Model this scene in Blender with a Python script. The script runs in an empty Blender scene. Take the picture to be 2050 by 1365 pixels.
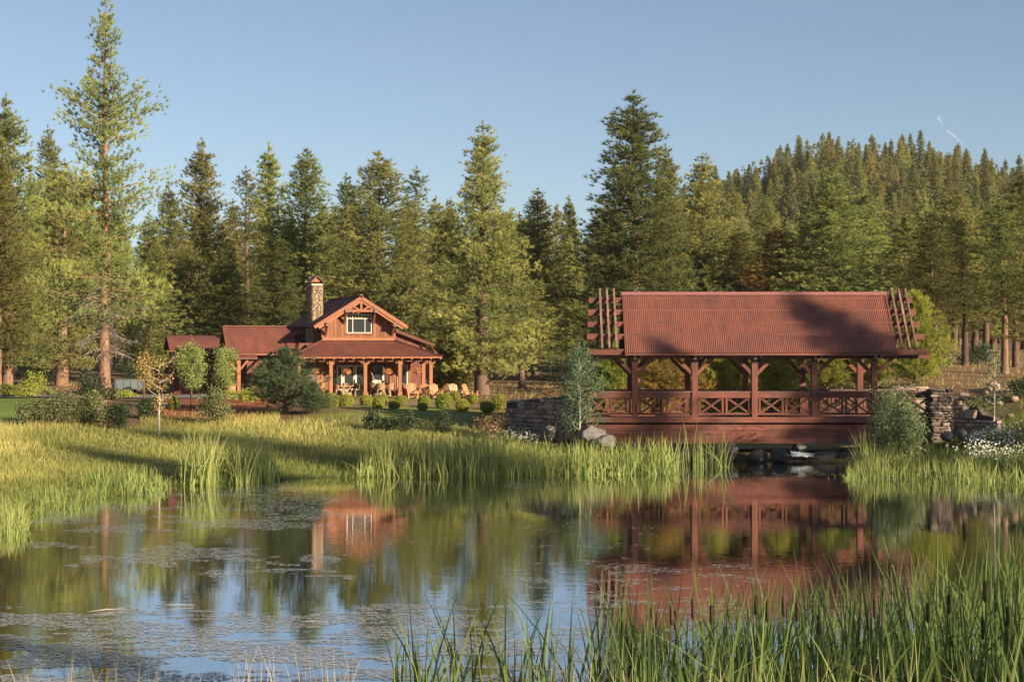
import bpy, bmesh, math, random
import numpy as np
from mathutils import Vector, Matrix, Euler
R = math.radians
scene = bpy.context.scene
COL = scene.collection
rng = np.random.default_rng(7)
random.seed(7)

# ------------------------------------------------------------------ camera, sky, sun, exposure
F, CH = 3360.0, 5.5                      # focal length in photo pixels, camera height over the pond
cam = bpy.data.cameras.new('camera'); cam_o = bpy.data.objects.new('camera', cam); COL.objects.link(cam_o)
cam.sensor_width = 36; cam.lens = 36 * F / 2050; cam.shift_y = 7.5 / 2050
cam.clip_start = 0.5; cam.clip_end = 12000
cam_o.location = (0, 0, CH); cam_o.rotation_euler = (R(90), 0, 0)
scene.camera = cam_o
SUN_AZ, SUN_EL = 54.0, 18.0              # degrees to the right of straight behind the camera, above the horizon
S = Vector((math.sin(R(SUN_AZ)) * math.cos(R(SUN_EL)), -math.cos(R(SUN_AZ)) * math.cos(R(SUN_EL)), math.sin(R(SUN_EL))))
world = bpy.data.worlds.new('World'); scene.world = world; world.use_nodes = True
wn = world.node_tree; wn.nodes.clear()
sky = wn.nodes.new('ShaderNodeTexSky'); sky.sky_type = 'NISHITA'; sky.sun_disc = False
sky.sun_elevation = R(SUN_EL); sky.sun_rotation = math.atan2(S.x, S.y)
sky.altitude = 1600; sky.air_density = 1.0; sky.dust_density = 1.2; sky.ozone_density = 2.5
bg = wn.nodes.new('ShaderNodeBackground'); bg.inputs[1].default_value = 0.05
wo = wn.nodes.new('ShaderNodeOutputWorld')
hs = wn.nodes.new('ShaderNodeHueSaturation'); hs.inputs['Saturation'].default_value = 0.84
wn.links.new(sky.outputs[0], hs.inputs['Color']); wn.links.new(hs.outputs[0], bg.inputs[0]); wn.links.new(bg.outputs[0], wo.inputs[0])
sun = bpy.data.lights.new('sun', 'SUN'); sun.energy = 4.6; sun.angle = R(0.9); sun.color = (1.0, 0.83, 0.6)
sun_o = bpy.data.objects.new('sun', sun); COL.objects.link(sun_o)
sun_o.rotation_euler = S.to_track_quat('Z', 'Y').to_euler(); sun_o.location = (60, -60, 60)
vs = scene.view_settings
vs.view_transform = 'Standard'; vs.look = 'None'; vs.gamma = 1.0; vs.exposure = 1.3; vs.use_curve_mapping = False
scene.render.engine = 'CYCLES'
scene.render.resolution_x, scene.render.resolution_y = 1024, 681
scene.cycles.max_bounces = 8; scene.cycles.diffuse_bounces = 5; scene.cycles.glossy_bounces = 3
scene.cycles.transparent_max_bounces = 6; scene.cycles.transmission_bounces = 4

def PX(px, d): return (px - 1025.0) * d / F
def PZ(py, d): return CH - (py - 690.0) * d / F

# ------------------------------------------------------------------ materials
def nt(name):
    m = bpy.data.materials.new(name); m.use_nodes = True
    t = m.node_tree; t.nodes.clear()
    out = t.nodes.new('ShaderNodeOutputMaterial')
    return m, t, out
def N(t, typ, **kw):
    n = t.nodes.new(typ)
    for k, v in kw.items():
        if isinstance(k, str) and hasattr(n, k): setattr(n, k, v)
    return n
def rgb(c): return (c[0], c[1], c[2], 1)
def mixc(t, fac, a, b, blend='MIX'):
    n = t.nodes.new('ShaderNodeMix'); n.data_type = 'RGBA'; n.blend_type = blend
    for sock, v in ((n.inputs[0], fac), (n.inputs[6], a), (n.inputs[7], b)):
        if hasattr(v, 'is_linked'): t.links.new(v, sock)
        elif isinstance(v, (int, float)): sock.default_value = v
        else: sock.default_value = rgb(v)
    return n.outputs[2]
def ramp(t, src, a, b):
    n = t.nodes.new('ShaderNodeMapRange'); n.inputs[1].default_value = a; n.inputs[2].default_value = b
    t.links.new(src, n.inputs[0]); return n.outputs[0]
def noise(t, scale, detail=4, vec=(1, 1, 1), coord='Object', rough=0.6):
    tc = t.nodes.new('ShaderNodeTexCoord'); mp = t.nodes.new('ShaderNodeMapping')
    mp.inputs['Scale'].default_value = vec
    n = t.nodes.new('ShaderNodeTexNoise'); n.inputs['Scale'].default_value = scale
    n.inputs['Detail'].default_value = detail; n.inputs['Roughness'].default_value = rough
    t.links.new(tc.outputs[coord], mp.inputs[0]); t.links.new(mp.outputs[0], n.inputs[0])
    return n.outputs[0]
def surf(name, c1, c2, scale=3, vec=(1, 1, 1), rough=0.75, bump=0.3, c3=None, metal=0, objvar=0.25, spec=0.35):
    m, t, out = nt(name)
    p = t.nodes.new('ShaderNodeBsdfPrincipled')
    f = ramp(t, noise(t, scale, 6, vec), 0.3, 0.7)
    c = mixc(t, f, c1, c2)
    if c3 is not None:
        c = mixc(t, ramp(t, noise(t, scale * 0.31 + .07, 4), 0.5, 0.72), c, c3)
    oi = t.nodes.new('ShaderNodeObjectInfo')
    mr = t.nodes.new('ShaderNodeMapRange'); mr.inputs[3].default_value = 1 - objvar; mr.inputs[4].default_value = 1 + objvar
    t.links.new(oi.outputs['Random'], mr.inputs[0])
    hv = t.nodes.new('ShaderNodeHueSaturation'); t.links.new(c, hv.inputs['Color']); t.links.new(mr.outputs[0], hv.inputs['Value'])
    t.links.new(hv.outputs[0], p.inputs['Base Color'])
    p.inputs['Roughness'].default_value = rough; p.inputs['Metallic'].default_value = metal
    p.inputs['Specular IOR Level'].default_value = spec
    if bump:
        b = t.nodes.new('ShaderNodeBump'); b.inputs['Strength'].default_value = bump; b.inputs['Distance'].default_value = 0.02
        t.links.new(noise(t, scale * 3, 5, vec), b.inputs['Height']); t.links.new(b.outputs[0], p.inputs['Normal'])
    t.links.new(p.outputs[0], out.inputs[0])
    return m
def leaf(name, ca, cb, trans=0.3, hv=0.02, vv=0.25, rough=0.6):
    """foliage: colour attribute Col (red) blends ca to cb, per-object variation, some light passing through"""
    m, t, out = nt(name)
    at = t.nodes.new('ShaderNodeAttribute'); at.attribute_name = 'Col'
    sp = t.nodes.new('ShaderNodeSeparateColor'); t.links.new(at.outputs['Color'], sp.inputs[0])
    c = mixc(t, sp.outputs[0], ca, cb)
    oi = t.nodes.new('ShaderNodeObjectInfo')
    def mrange(src, a, b):
        mr = t.nodes.new('ShaderNodeMapRange'); mr.inputs[3].default_value = a; mr.inputs[4].default_value = b
        t.links.new(src, mr.inputs[0]); return mr.outputs[0]
    h = t.nodes.new('ShaderNodeHueSaturation')
    t.links.new(c, h.inputs['Color']); t.links.new(mrange(oi.outputs['Random'], 0.5 - hv, 0.5 + hv), h.inputs['Hue'])
    w = t.nodes.new('ShaderNodeMath'); w.operation = 'FRACT'
    w2 = t.nodes.new('ShaderNodeMath'); w2.operation = 'MULTIPLY'; w2.inputs[1].default_value = 7.31
    t.links.new(oi.outputs['Random'], w2.inputs[0]); t.links.new(w2.outputs[0], w.inputs[0])
    t.links.new(mrange(w.outputs[0], 1 - vv, 1 + vv), h.inputs['Value'])
    d = t.nodes.new('ShaderNodeBsdfPrincipled'); d.inputs['Roughness'].default_value = rough; d.inputs['Specular IOR Level'].default_value = 0.2
    tr = t.nodes.new('ShaderNodeBsdfTranslucent'); mx = t.nodes.new('ShaderNodeMixShader'); mx.inputs[0].default_value = trans
    t.links.new(h.outputs[0], d.inputs['Base Color']); t.links.new(h.outputs[0], tr.inputs[0])
    t.links.new(d.outputs[0], mx.inputs[1]); t.links.new(tr.outputs[0], mx.inputs[2]); t.links.new(mx.outputs[0], out.inputs[0])
    return m

M = {}
M['needle'] = leaf('pine_needles', (0.090, 0.125, 0.044), (0.430, 0.415, 0.115), 0.34, 0.026, 0.42)
M['needle_far'] = leaf('far_conifer_needles', (0.150, 0.165, 0.055), (0.430, 0.385, 0.12), 0.3, 0.026, 0.32)
M['needle_bright'] = leaf('young_pine_needles', (0.17, 0.20, 0.03), (0.42, 0.40, 0.075), 0.35, 0.02, 0.2)
M['needle_blue'] = leaf('dark_pine_needles', (0.05, 0.09, 0.045), (0.14, 0.19, 0.08), 0.2, 0.01, 0.1)
M['needle_rust'] = leaf('browning_needles', (0.16, 0.13, 0.03), (0.44, 0.24, 0.06), 0.2, 0.01, 0.1)
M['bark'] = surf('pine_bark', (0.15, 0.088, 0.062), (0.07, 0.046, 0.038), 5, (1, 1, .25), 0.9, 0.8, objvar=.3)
M['bark_lit'] = surf('sunlit_orange_bark', (0.30, 0.165, 0.10), (0.11, 0.07, 0.05), 4, (1, 1, .3), 0.9, 0.9, objvar=.1)  # lit copy of the pine bark: sunlight put into the orange tone
M['deadwood'] = surf('dead_grey_wood', (0.32, 0.27, 0.22), (0.18, 0.14, 0.11), 6, (1, 1, 1), 0.9, 0.2)
M['palebark'] = surf('pale_young_bark', (0.50, 0.42, 0.33), (0.32, 0.26, 0.2), 6, (1, 1, .4), 0.8, 0.2)
M['leaf_green'] = leaf('fresh_green_leaves', (0.19, 0.26, 0.07), (0.44, 0.49, 0.16), 0.35, 0.01, 0.1)
M['leaf_aspen'] = leaf('grey_green_leaves', (0.05, 0.10, 0.05), (0.17, 0.23, 0.12), 0.3, 0.01, 0.1)
M['leaf_maple'] = leaf('yellow_orange_leaves', (0.52, 0.27, 0.08), (0.52, 0.48, 0.09), 0.4, 0.01, 0.05)
M['leaf_ball'] = leaf('clipped_shrub_leaves', (0.19, 0.22, 0.035), (0.40, 0.39, 0.07), 0.25, 0.02, 0.15)
M['leaf_shrub'] = leaf('mixed_shrub_leaves', (0.09, 0.12, 0.045), (0.25, 0.24, 0.10), 0.25, 0.02, 0.2)
M['leaf_dark'] = leaf('dark_shrub_leaves', (0.03, 0.055, 0.025), (0.07, 0.10, 0.04), 0.2, 0.01, 0.1)
M['leaf_lime'] = leaf('lime_shrub_leaves', (0.20, 0.24, 0.04), (0.42, 0.42, 0.08), 0.3, 0.01, 0.1)
M['leaf_willow'] = leaf('willow_leaves', (0.10, 0.15, 0.065), (0.32, 0.36, 0.18), 0.3, 0.01, 0.1)
M['leaf_dry'] = leaf('dry_brush_leaves', (0.16, 0.09, 0.05), (0.36, 0.24, 0.12), 0.2, 0.01, 0.1)
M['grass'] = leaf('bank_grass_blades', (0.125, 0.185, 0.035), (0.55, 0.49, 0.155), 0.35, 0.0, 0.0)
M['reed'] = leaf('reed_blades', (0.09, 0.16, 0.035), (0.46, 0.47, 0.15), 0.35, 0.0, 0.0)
M['reed_near'] = leaf('near_reed_blades', (0.045, 0.10, 0.024), (0.24, 0.29, 0.075), 0.35, 0.0, 0.0)
M['straw'] = leaf('dry_stems', (0.34, 0.25, 0.14), (0.55, 0.45, 0.28), 0.2, 0.0, 0.0)
M['cattail'] = surf('cattail_brown', (0.07, 0.04, 0.022), (0.045, 0.026, 0.016), 30, rough=.95, bump=.3)
M['petal'] = leaf('white_petals', (0.75, 0.74, 0.70), (0.85, 0.84, 0.8), 0.2, 0, 0)
M['bloom'] = leaf('basket_blooms', (0.45, 0.12, 0.05), (0.60, 0.36, 0.08), 0.3, 0, 0.1)
M['wood_red'] = surf('red_brown_timber', (0.215, 0.066, 0.040), (0.095, 0.035, 0.025), 2.5, (5, 5, .4), 0.7, 0.4, c3=(0.075, 0.042, 0.035), objvar=.22)
M['wood_h'] = surf('red_brown_beam', (0.215, 0.066, 0.040), (0.085, 0.034, 0.025), 2.2, (.35, 5, 5), 0.7, 0.4, c3=(0.07, 0.042, 0.036), objvar=.25)
M['wood_grey'] = surf('weathered_timber', (0.22, 0.13, 0.10), (0.12, 0.065, 0.05), 4, (1, 1, 1), 0.8, 0.3, c3=(0.26, 0.19, 0.17), objvar=.25)
M['wood_or'] = surf('orange_cedar', (0.32, 0.122, 0.054), (0.22, 0.082, 0.038), 3, (1, 1, .3), 0.65, 0.2, objvar=.14)
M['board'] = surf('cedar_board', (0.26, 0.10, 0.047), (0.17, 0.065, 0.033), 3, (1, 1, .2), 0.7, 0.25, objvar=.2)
M['board_dark'] = surf('dark_shaded_board', (0.17, 0.055, 0.035), (0.10, 0.035, 0.026), 3, (1, 1, .2), 0.75, 0.25, objvar=.2)  # garage walls' own dark red; also shade put into unlit porch boards
M['teak'] = surf('teak_furniture', (0.50, 0.26, 0.12), (0.38, 0.18, 0.085), 6, rough=.6, bump=.1, objvar=.2)
M['palewood'] = surf('pale_furniture', (0.46, 0.33, 0.21), (0.38, 0.27, 0.17), 6, rough=.6, bump=.1)
M['wicker'] = surf('wicker', (0.34, 0.19, 0.10), (0.2, 0.11, 0.06), 25, rough=.7, bump=.5, objvar=.2)
M['roof'] = surf('rusted_metal_roof', (0.205, 0.066, 0.038), (0.12, 0.045, 0.032), 1.1, (2.2, 1, .45), 0.5, 0.05, c3=(0.105, 0.044, 0.038), objvar=.06, spec=.5)
M['roofcap'] = surf('metal_ridge_cap', (0.19, 0.07, 0.06), (0.25, 0.12, 0.11), 9, rough=.5, bump=.1)
M['trim'] = surf('cream_trim', (0.68, 0.60, 0.47), (0.6, 0.52, 0.4), 5, rough=.5, bump=.05)
M['stone'] = surf('wall_stone', (0.34, 0.25, 0.19), (0.20, 0.165, 0.15), 5, rough=.9, bump=.7, c3=(0.38, 0.22, 0.13), objvar=.42)
M['mortar'] = surf('dark_mortar', (0.07, 0.055, 0.045), (0.05, 0.04, 0.035), 8, rough=.95)  # dark mortar core that shows in the joints between stones
M['stonework'] = leaf('chimney_stone', (0.20, 0.145, 0.105), (0.38, 0.27, 0.175), 0, 0, 0, .9)
M['boulder'] = surf('grey_boulder', (0.19, 0.175, 0.16), (0.11, 0.10, 0.095), 3, rough=.85, bump=.8, objvar=.2)
M['wetrock'] = surf('wet_dark_rock', (0.10, 0.09, 0.08), (0.05, 0.046, 0.043), 4, rough=.45, bump=.8, objvar=.3)
M['asphalt'] = surf('driveway_asphalt', (0.17, 0.155, 0.15), (0.13, 0.12, 0.115), 6, rough=.9, bump=.2)
M['deck'] = surf('porch_deck', (0.42, 0.22, 0.14), (0.32, 0.17, 0.11), 4, rough=.7, bump=.15)
M['paver'] = surf('pale_flagstone', (0.46, 0.37, 0.29), (0.36, 0.28, 0.22), 4, rough=.9, bump=.3)
M['cream'] = surf('cream_cloth', (0.72, 0.64, 0.46), (0.62, 0.54, 0.38), 8, rough=.9, bump=.2)
M['terracotta'] = surf('terracotta', (0.42, 0.20, 0.11), (0.34, 0.155, 0.085), 5, rough=.8, bump=.1)
M['iron'] = surf('dark_iron', (0.05, 0.045, 0.04), (0.035, 0.03, 0.03), 8, rough=.5, bump=.1, metal=.4)
M['silver'] = surf('truck_paint', (0.15, 0.17, 0.175), (0.13, 0.15, 0.155), 2, rough=.4, bump=0, objvar=.05)
M['rubber'] = surf('tyre_rubber', (0.03, 0.03, 0.03), (0.02, 0.02, 0.02), 8, rough=.8)
M['hose'] = surf('pale_green_liner', (0.35, 0.52, 0.45), (0.55, 0.66, 0.6), 6, rough=.5, bump=.2)
def glassmat():
    m, t, out = nt('window_glass'); p = t.nodes.new('ShaderNodeBsdfPrincipled')
    p.inputs['Base Color'].default_value = (0.035, 0.042, 0.045, 1); p.inputs['Roughness'].default_value = 0.06
    p.inputs['Specular IOR Level'].default_value = 0.9; p.inputs['IOR'].default_value = 1.7
    b = t.nodes.new('ShaderNodeBump'); b.inputs['Strength'].default_value = .04; b.inputs['Distance'].default_value = .05
    t.links.new(noise(t, 1.7, 2), b.inputs['Height']); t.links.new(b.outputs[0], p.inputs['Normal'])
    t.links.new(p.outputs[0], out.inputs[0]); return m
M['glass'] = glassmat()
def watermat():
    m, t, out = nt('pond_water'); p = t.nodes.new('ShaderNodeBsdfPrincipled')
    p.inputs['Base Color'].default_value = (0.008, 0.012, 0.008, 1); p.inputs['Roughness'].default_value = 0.012
    p.inputs['IOR'].default_value = 1.6; p.inputs['Specular IOR Level'].default_value = 0.5
    n1 = noise(t, 2.2, 3, (0.45, 1.6, 1), 'Object', .55); n2 = noise(t, 7.0, 2, (0.4, 1.5, 1), 'Object', .5)
    wind = ramp(t, noise(t, 0.055, 3, (0.7, 1.4, 1)), 0.42, 0.62)
    a = t.nodes.new('ShaderNodeMath'); a.operation = 'MULTIPLY_ADD'; a.inputs[1].default_value = .35
    t.links.new(n2, a.inputs[0]); t.links.new(n1, a.inputs[2])
    st = t.nodes.new('ShaderNodeMapRange'); st.inputs[3].default_value = .016; st.inputs[4].default_value = .075; t.links.new(wind, st.inputs[0])
    b = t.nodes.new('ShaderNodeBump'); b.inputs['Distance'].default_value = .05
    t.links.new(st.outputs[0], b.inputs['Strength']); t.links.new(a.outputs[0], b.inputs['Height'])
    t.links.new(b.outputs[0], p.inputs['Normal'])
    g = t.nodes.new('ShaderNodeBsdfGlossy'); g.inputs['Color'].default_value = (.93, .95, .95, 1); g.inputs['Roughness'].default_value = .012; t.links.new(b.outputs[0], g.inputs['Normal'])
    mx = t.nodes.new('ShaderNodeMixShader'); mx.inputs[0].default_value = .6; t.links.new(p.outputs[0], mx.inputs[1]); t.links.new(g.outputs[0], mx.inputs[2])
    t.links.new(mx.outputs[0], out.inputs[0]); return m
M['water'] = watermat()
M['weed'] = leaf('floating_weed', (0.24, 0.25, 0.24), (0.50, 0.51, 0.50), 0, 0, 0, .35)
def groundmat():
    m, t, out = nt('ground_earth'); p = t.nodes.new('ShaderNodeBsdfPrincipled'); p.inputs['Roughness'].default_value = .95
    p.inputs['Specular IOR Level'].default_value = 0.1
    at = t.nodes.new('ShaderNodeAttribute'); at.attribute_name = 'Col'
    c = mixc(t, ramp(t, noise(t, 1.3, 8), .3, .7), (0.72, 0.72, 0.72), (1.25, 1.2, 1.15))
    c2 = mixc(t, ramp(t, noise(t, 9, 4), .35, .65), (0.75, 0.75, 0.75), (1.2, 1.2, 1.2))
    x = mixc(t, 1.0, at.outputs['Color'], c, 'MULTIPLY'); x = mixc(t, 1.0, x, c2, 'MULTIPLY')
    t.links.new(x, p.inputs['Base Color'])
    b = t.nodes.new('ShaderNodeBump'); b.inputs['Strength'].default_value = .6; b.inputs['Distance'].default_value = .06
    t.links.new(noise(t, 6, 6), b.inputs['Height']); t.links.new(b.outputs[0], p.inputs['Normal'])
    t.links.new(p.outputs[0], out.inputs[0]); return m
M['ground'] = groundmat()

# ------------------------------------------------------------------ building helpers
def tag(o, label=None, cat=None, group=None, kind=None):
    if label: o['label'] = label
    if cat: o['category'] = cat
    if group: o['group'] = group
    if kind: o['kind'] = kind
    return o
def empty(name, loc=(0, 0, 0), rz=0.0):
    o = bpy.data.objects.new(name, None); COL.objects.link(o); o.location = loc; o.rotation_euler = (0, 0, rz)
    o.empty_display_size = 0.3
    return o
def link(name, me, parent=None, loc=(0, 0, 0)):
    o = bpy.data.objects.new(name, me); COL.objects.link(o); o.parent = parent; o.location = loc
    return o
def copy_tree(o, parent=None):
    c = o.copy(); COL.objects.link(c); c.parent = parent
    for ch in list(o.children): copy_tree(ch, c)
    return c
class MB:
    def __init__(s): s.v = []; s.f = []
    def quadbox(s, pts):
        n = len(s.v); s.v += [tuple(p) for p in pts]
        for f in ((0, 3, 2, 1), (4, 5, 6, 7), (0, 1, 5, 4), (1, 2, 6, 5), (2, 3, 7, 6), (3, 0, 4, 7)):
            s.f.append(tuple(n + i for i in f))
        return s
    def box(s, x0, x1, y0, y1, z0, z1):
        return s.quadbox([(x0, y0, z0), (x1, y0, z0), (x1, y1, z0), (x0, y1, z0), (x0, y0, z1), (x1, y0, z1), (x1, y1, z1), (x0, y1, z1)])
    def beam(s, p, q, w, h, up=(0, 0, 1)):
        p, q = Vector(p), Vector(q); d = (q - p).normalized(); up = Vector(up)
        a = d.cross(up)
        if a.length < 1e-4: a = d.cross(Vector((0, 1, 0)))
        a.normalize(); b = a.cross(d).normalized()
        a = a * w / 2; b = b * h / 2
        return s.quadbox([p - a - b, p + a - b, q + a - b, q - a - b, p - a + b, p + a + b, q + a + b, q - a + b])
    def tube(s, pts, rad, n=6, cap=True):
        pts = [Vector(p) for p in pts]; base = len(s.v); k = len(pts)
        for i, p in enumerate(pts):
            d = (pts[min(i + 1, k - 1)] - pts[max(i - 1, 0)])
            d = d.normalized() if d.length > 1e-6 else Vector((0, 0, 1))
            a = d.cross(Vector((0, 0, 1)) if abs(d.z) < .9 else Vector((1, 0, 0))).normalized(); b = d.cross(a)
            r = rad[i] if hasattr(rad, '__len__') else rad
            for j in range(n):
                t = 2 * math.pi * j / n
                s.v.append(tuple(p + a * (math.cos(t) * r) + b * (math.sin(t) * r)))
        for i in range(k - 1):
            for j in range(n):
                j2 = (j + 1) % n
                s.f.append((base + i * n + j, base + i * n + j2, base + (i + 1) * n + j2, base + (i + 1) * n + j))
        if cap:
            s.f.append(tuple(base + j for j in reversed(range(n)))); s.f.append(tuple(base + (k - 1) * n + j for j in range(n)))
        return s
    def poly(s, pts):
        n = len(s.v); s.v += [tuple(p) for p in pts]; s.f.append(tuple(range(n, n + len(pts)))); return s
    def prism(s, pts, off):
        off = Vector(off); n = len(s.v); k = len(pts)
        s.v += [tuple(p) for p in pts] + [tuple(Vector(p) + off) for p in pts]
        s.f.append(tuple(range(n, n + k))); s.f.append(tuple(reversed(range(n + k, n + 2 * k))))
        for i in range(k):
            j = (i + 1) % k; s.f.append((n + i, n + k + i, n + k + j, n + j))
        return s
    def mesh(s, name, mat, smooth=False):
        me = bpy.data.meshes.new(name); me.from_pydata(s.v, [], s.f)
        bm = bmesh.new(); bm.from_mesh(me); bmesh.ops.recalc_face_normals(bm, faces=bm.faces); bm.to_mesh(me); bm.free()
        if smooth: me.polygons.foreach_set('use_smooth', [True] * len(me.polygons))
        me.materials.append(M[mat] if isinstance(mat, str) else mat); return me
    def build(s, name, mat, parent=None, smooth=False, loc=(0, 0, 0)):
        return link(name, s.mesh(name, mat, smooth), parent, loc)
def npmesh(name, V, T, mat, col=None, smooth=False):
    """V (n,3), T (m,3|4) arrays, col (n,) or (n,3)"""
    me = bpy.data.meshes.new(name); V = np.asarray(V, np.float32); T = np.asarray(T, np.int32)
    k = T.shape[1]
    me.vertices.add(len(V)); me.vertices.foreach_set('co', V.ravel())
    me.loops.add(T.size); me.loops.foreach_set('vertex_index', T.ravel())
    me.polygons.add(len(T)); me.polygons.foreach_set('loop_start', np.arange(0, T.size, k, dtype=np.int32))
    me.polygons.foreach_set('loop_total', np.full(len(T), k, np.int32))
    if smooth: me.polygons.foreach_set('use_smooth', np.ones(len(T), bool))
    me.update(calc_edges=True)
    if col is not None:
        a = me.color_attributes.new('Col', 'FLOAT_COLOR', 'POINT')
        c = np.ones((len(V), 4), np.float32); col = np.asarray(col)
        if col.ndim == 1: c[:, :3] = col[:, None]
        else: c[:, :3] = col
        a.data.foreach_set('color', c.ravel())
    me.materials.append(M[mat] if isinstance(mat, str) else mat)
    return me
def unit(a): return a / np.maximum(np.linalg.norm(a, axis=-1, keepdims=True), 1e-6)
def tufts(C, D, nb, length, width, spread, col, r):
    """C centres, D directions: bursts of nb needle triangles"""
    n = len(C); C = np.repeat(C, nb, 0); D = np.repeat(D, nb, 0); col = np.repeat(col, nb)
    d = unit(D + r.normal(0, spread, C.shape)); L = length * r.uniform(.6, 1.25, (len(C), 1))
    s = unit(np.cross(d, r.normal(0, 1, C.shape))) * width * .5
    base = C - d * L * .25
    V = np.stack([base - s, base + s, base + d * L * 1.25], 1).reshape(-1, 3)
    T = np.arange(len(V)).reshape(-1, 3)
    c = np.repeat(np.clip(col + r.normal(0, .12, len(C)), 0, 1), 3)
    return V, T, c
def leaves(C, size, col, r, flat=0.0, aspect=.6):
    """diamond leaves at C"""
    n = len(C); d = unit(r.normal(0, 1, (n, 3))); e = r.normal(0, 1, (n, 3)); e[:, 2] *= (1 - flat)
    s = unit(np.cross(d, e)); L = size * r.uniform(.6, 1.3, (n, 1))
    V = np.stack([C - d * L * .5, C + s * L * .5 * aspect, C + d * L * .5, C - s * L * .5 * aspect], 1).reshape(-1, 3)
    T = np.arange(len(V)).reshape(-1, 4)
    return V, T, np.repeat(np.clip(col + r.normal(0, .15, n), 0, 1), 4)
def blades(P, H, W, lean, col, r, seg=2, curl=1.0, az=None):
    """upright grass or reed blades: P base points, H heights, W widths, lean sideways reach as share of height"""
    n = len(P); a = r.uniform(0, 2 * np.pi, n) if az is None else az + r.normal(0, .7, n)
    dr = np.stack([np.cos(a), np.sin(a), np.zeros(n)], 1)
    fa = r.uniform(0, np.pi, n); sd = np.stack([np.cos(fa), np.sin(fa) * .6, np.zeros(n)], 1)
    H = np.broadcast_to(H, n)[:, None]; W = np.broadcast_to(W, n)[:, None]; ln = np.broadcast_to(lean, n)[:, None]
    rows = []
    for i in range(seg + 1):
        t = i / seg
        c = P + np.array([0, 0, 1.]) * H * (t - curl * .35 * ln * t * t) + dr * H * ln * t ** 1.8
        w = W * (1 - t ** 2.2) * .5 + 1e-4
        if i < seg: rows += [c - sd * w, c + sd * w]
        else: rows += [c]
    V = np.stack(rows, 1); k = V.shape[1]; V = V.reshape(-1, 3)
    o = (np.arange(n) * k)[:, None]; T = []
    for i in range(seg - 1):
        T += [[2 * i, 2 * i + 1, 2 * i + 3], [2 * i, 2 * i + 3, 2 * i + 2]]
    T += [[2 * seg - 2, 2 * seg - 1, 2 * seg]]
    T = np.concatenate([o + np.array(t)[None] for t in T], 0)
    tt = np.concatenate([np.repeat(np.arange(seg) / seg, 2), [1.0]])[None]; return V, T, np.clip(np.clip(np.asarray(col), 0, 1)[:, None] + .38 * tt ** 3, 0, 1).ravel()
def join(parts):
    Vs, Ts, Cs, n = [], [], [], 0
    for V, T, c in parts:
        Vs.append(V); Ts.append(T + n); Cs.append(c); n += len(V)
    return np.concatenate(Vs), np.concatenate(Ts), np.concatenate(Cs)
def vnoise(x, y, seed=0):
    """smooth value noise 0..1"""
    xi = np.floor(x).astype(int); yi = np.floor(y).astype(int); fx = x - xi; fy = y - yi
    fx = fx * fx * (3 - 2 * fx); fy = fy * fy * (3 - 2 * fy)
    def h(i, j):
        n = (i * 374761393 + j * 668265263 + seed * 144269) & 0x7fffffff
        n = ((n ^ (n >> 13)) * 1274126177) & 0x7fffffff
        return ((n ^ (n >> 16)) & 0xffff) / 65535.0
    return (h(xi, yi) * (1 - fx) + h(xi + 1, yi) * fx) * (1 - fy) + (h(xi, yi + 1) * (1 - fx) + h(xi + 1, yi + 1) * fx) * fy
def sst(a, b, x):
    t = np.clip((x - a) / (b - a), 0, 1); return t * t * (3 - 2 * t)

# ------------------------------------------------------------------ ground and pond
LAKE = np.array([(-14.9, 49), (-15.4, 52.8), (-14.8, 56.9), (-14.3, 60.6), (-13.4, 64.8), (-11.9, 66), (-9.4, 68), (-7.9, 69), (-5.5, 69.8), (-2.6, 70.5),
    (.5, 70.8), (3.75, 72), (6.6, 73), (7.4, 77.5), (9, 79.3), (11.2, 80), (13.5, 79.3), (15.2, 77.5), (14.9, 72.5), (17.1, 69.8), (20.9, 68.5), (22.5, 65),
    (23.0, 57), (22.0, 48), (21, 40), (19, 34), (14, 30), (8, 26.5), (0, 25), (-8, 25.5), (-16, 26.5), (-22, 31), (-20, 39), (-16.5, 45)], float)
def lake_sd(x, y):
    """distance to the shore, negative on the water"""
    x = np.asarray(x, float); y = np.asarray(y, float)
    d = np.full(x.shape, 1e9); inside = np.zeros(x.shape, bool); n = len(LAKE)
    for i in range(n):
        ax, ay = LAKE[i]; bx, by = LAKE[(i + 1) % n]
        t = np.clip(((x - ax) * (bx - ax) + (y - ay) * (by - ay)) / ((bx - ax) ** 2 + (by - ay) ** 2), 0, 1)
        d = np.minimum(d, np.hypot(x - ax - t * (bx - ax), y - ay - t * (by - ay)))
        c = ((ay > y) != (by > y)) & (x < (bx - ax) * (y - ay) / (by - ay + 1e-12) + ax)
        inside ^= c
    return np.where(inside, -d, d)
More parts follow.
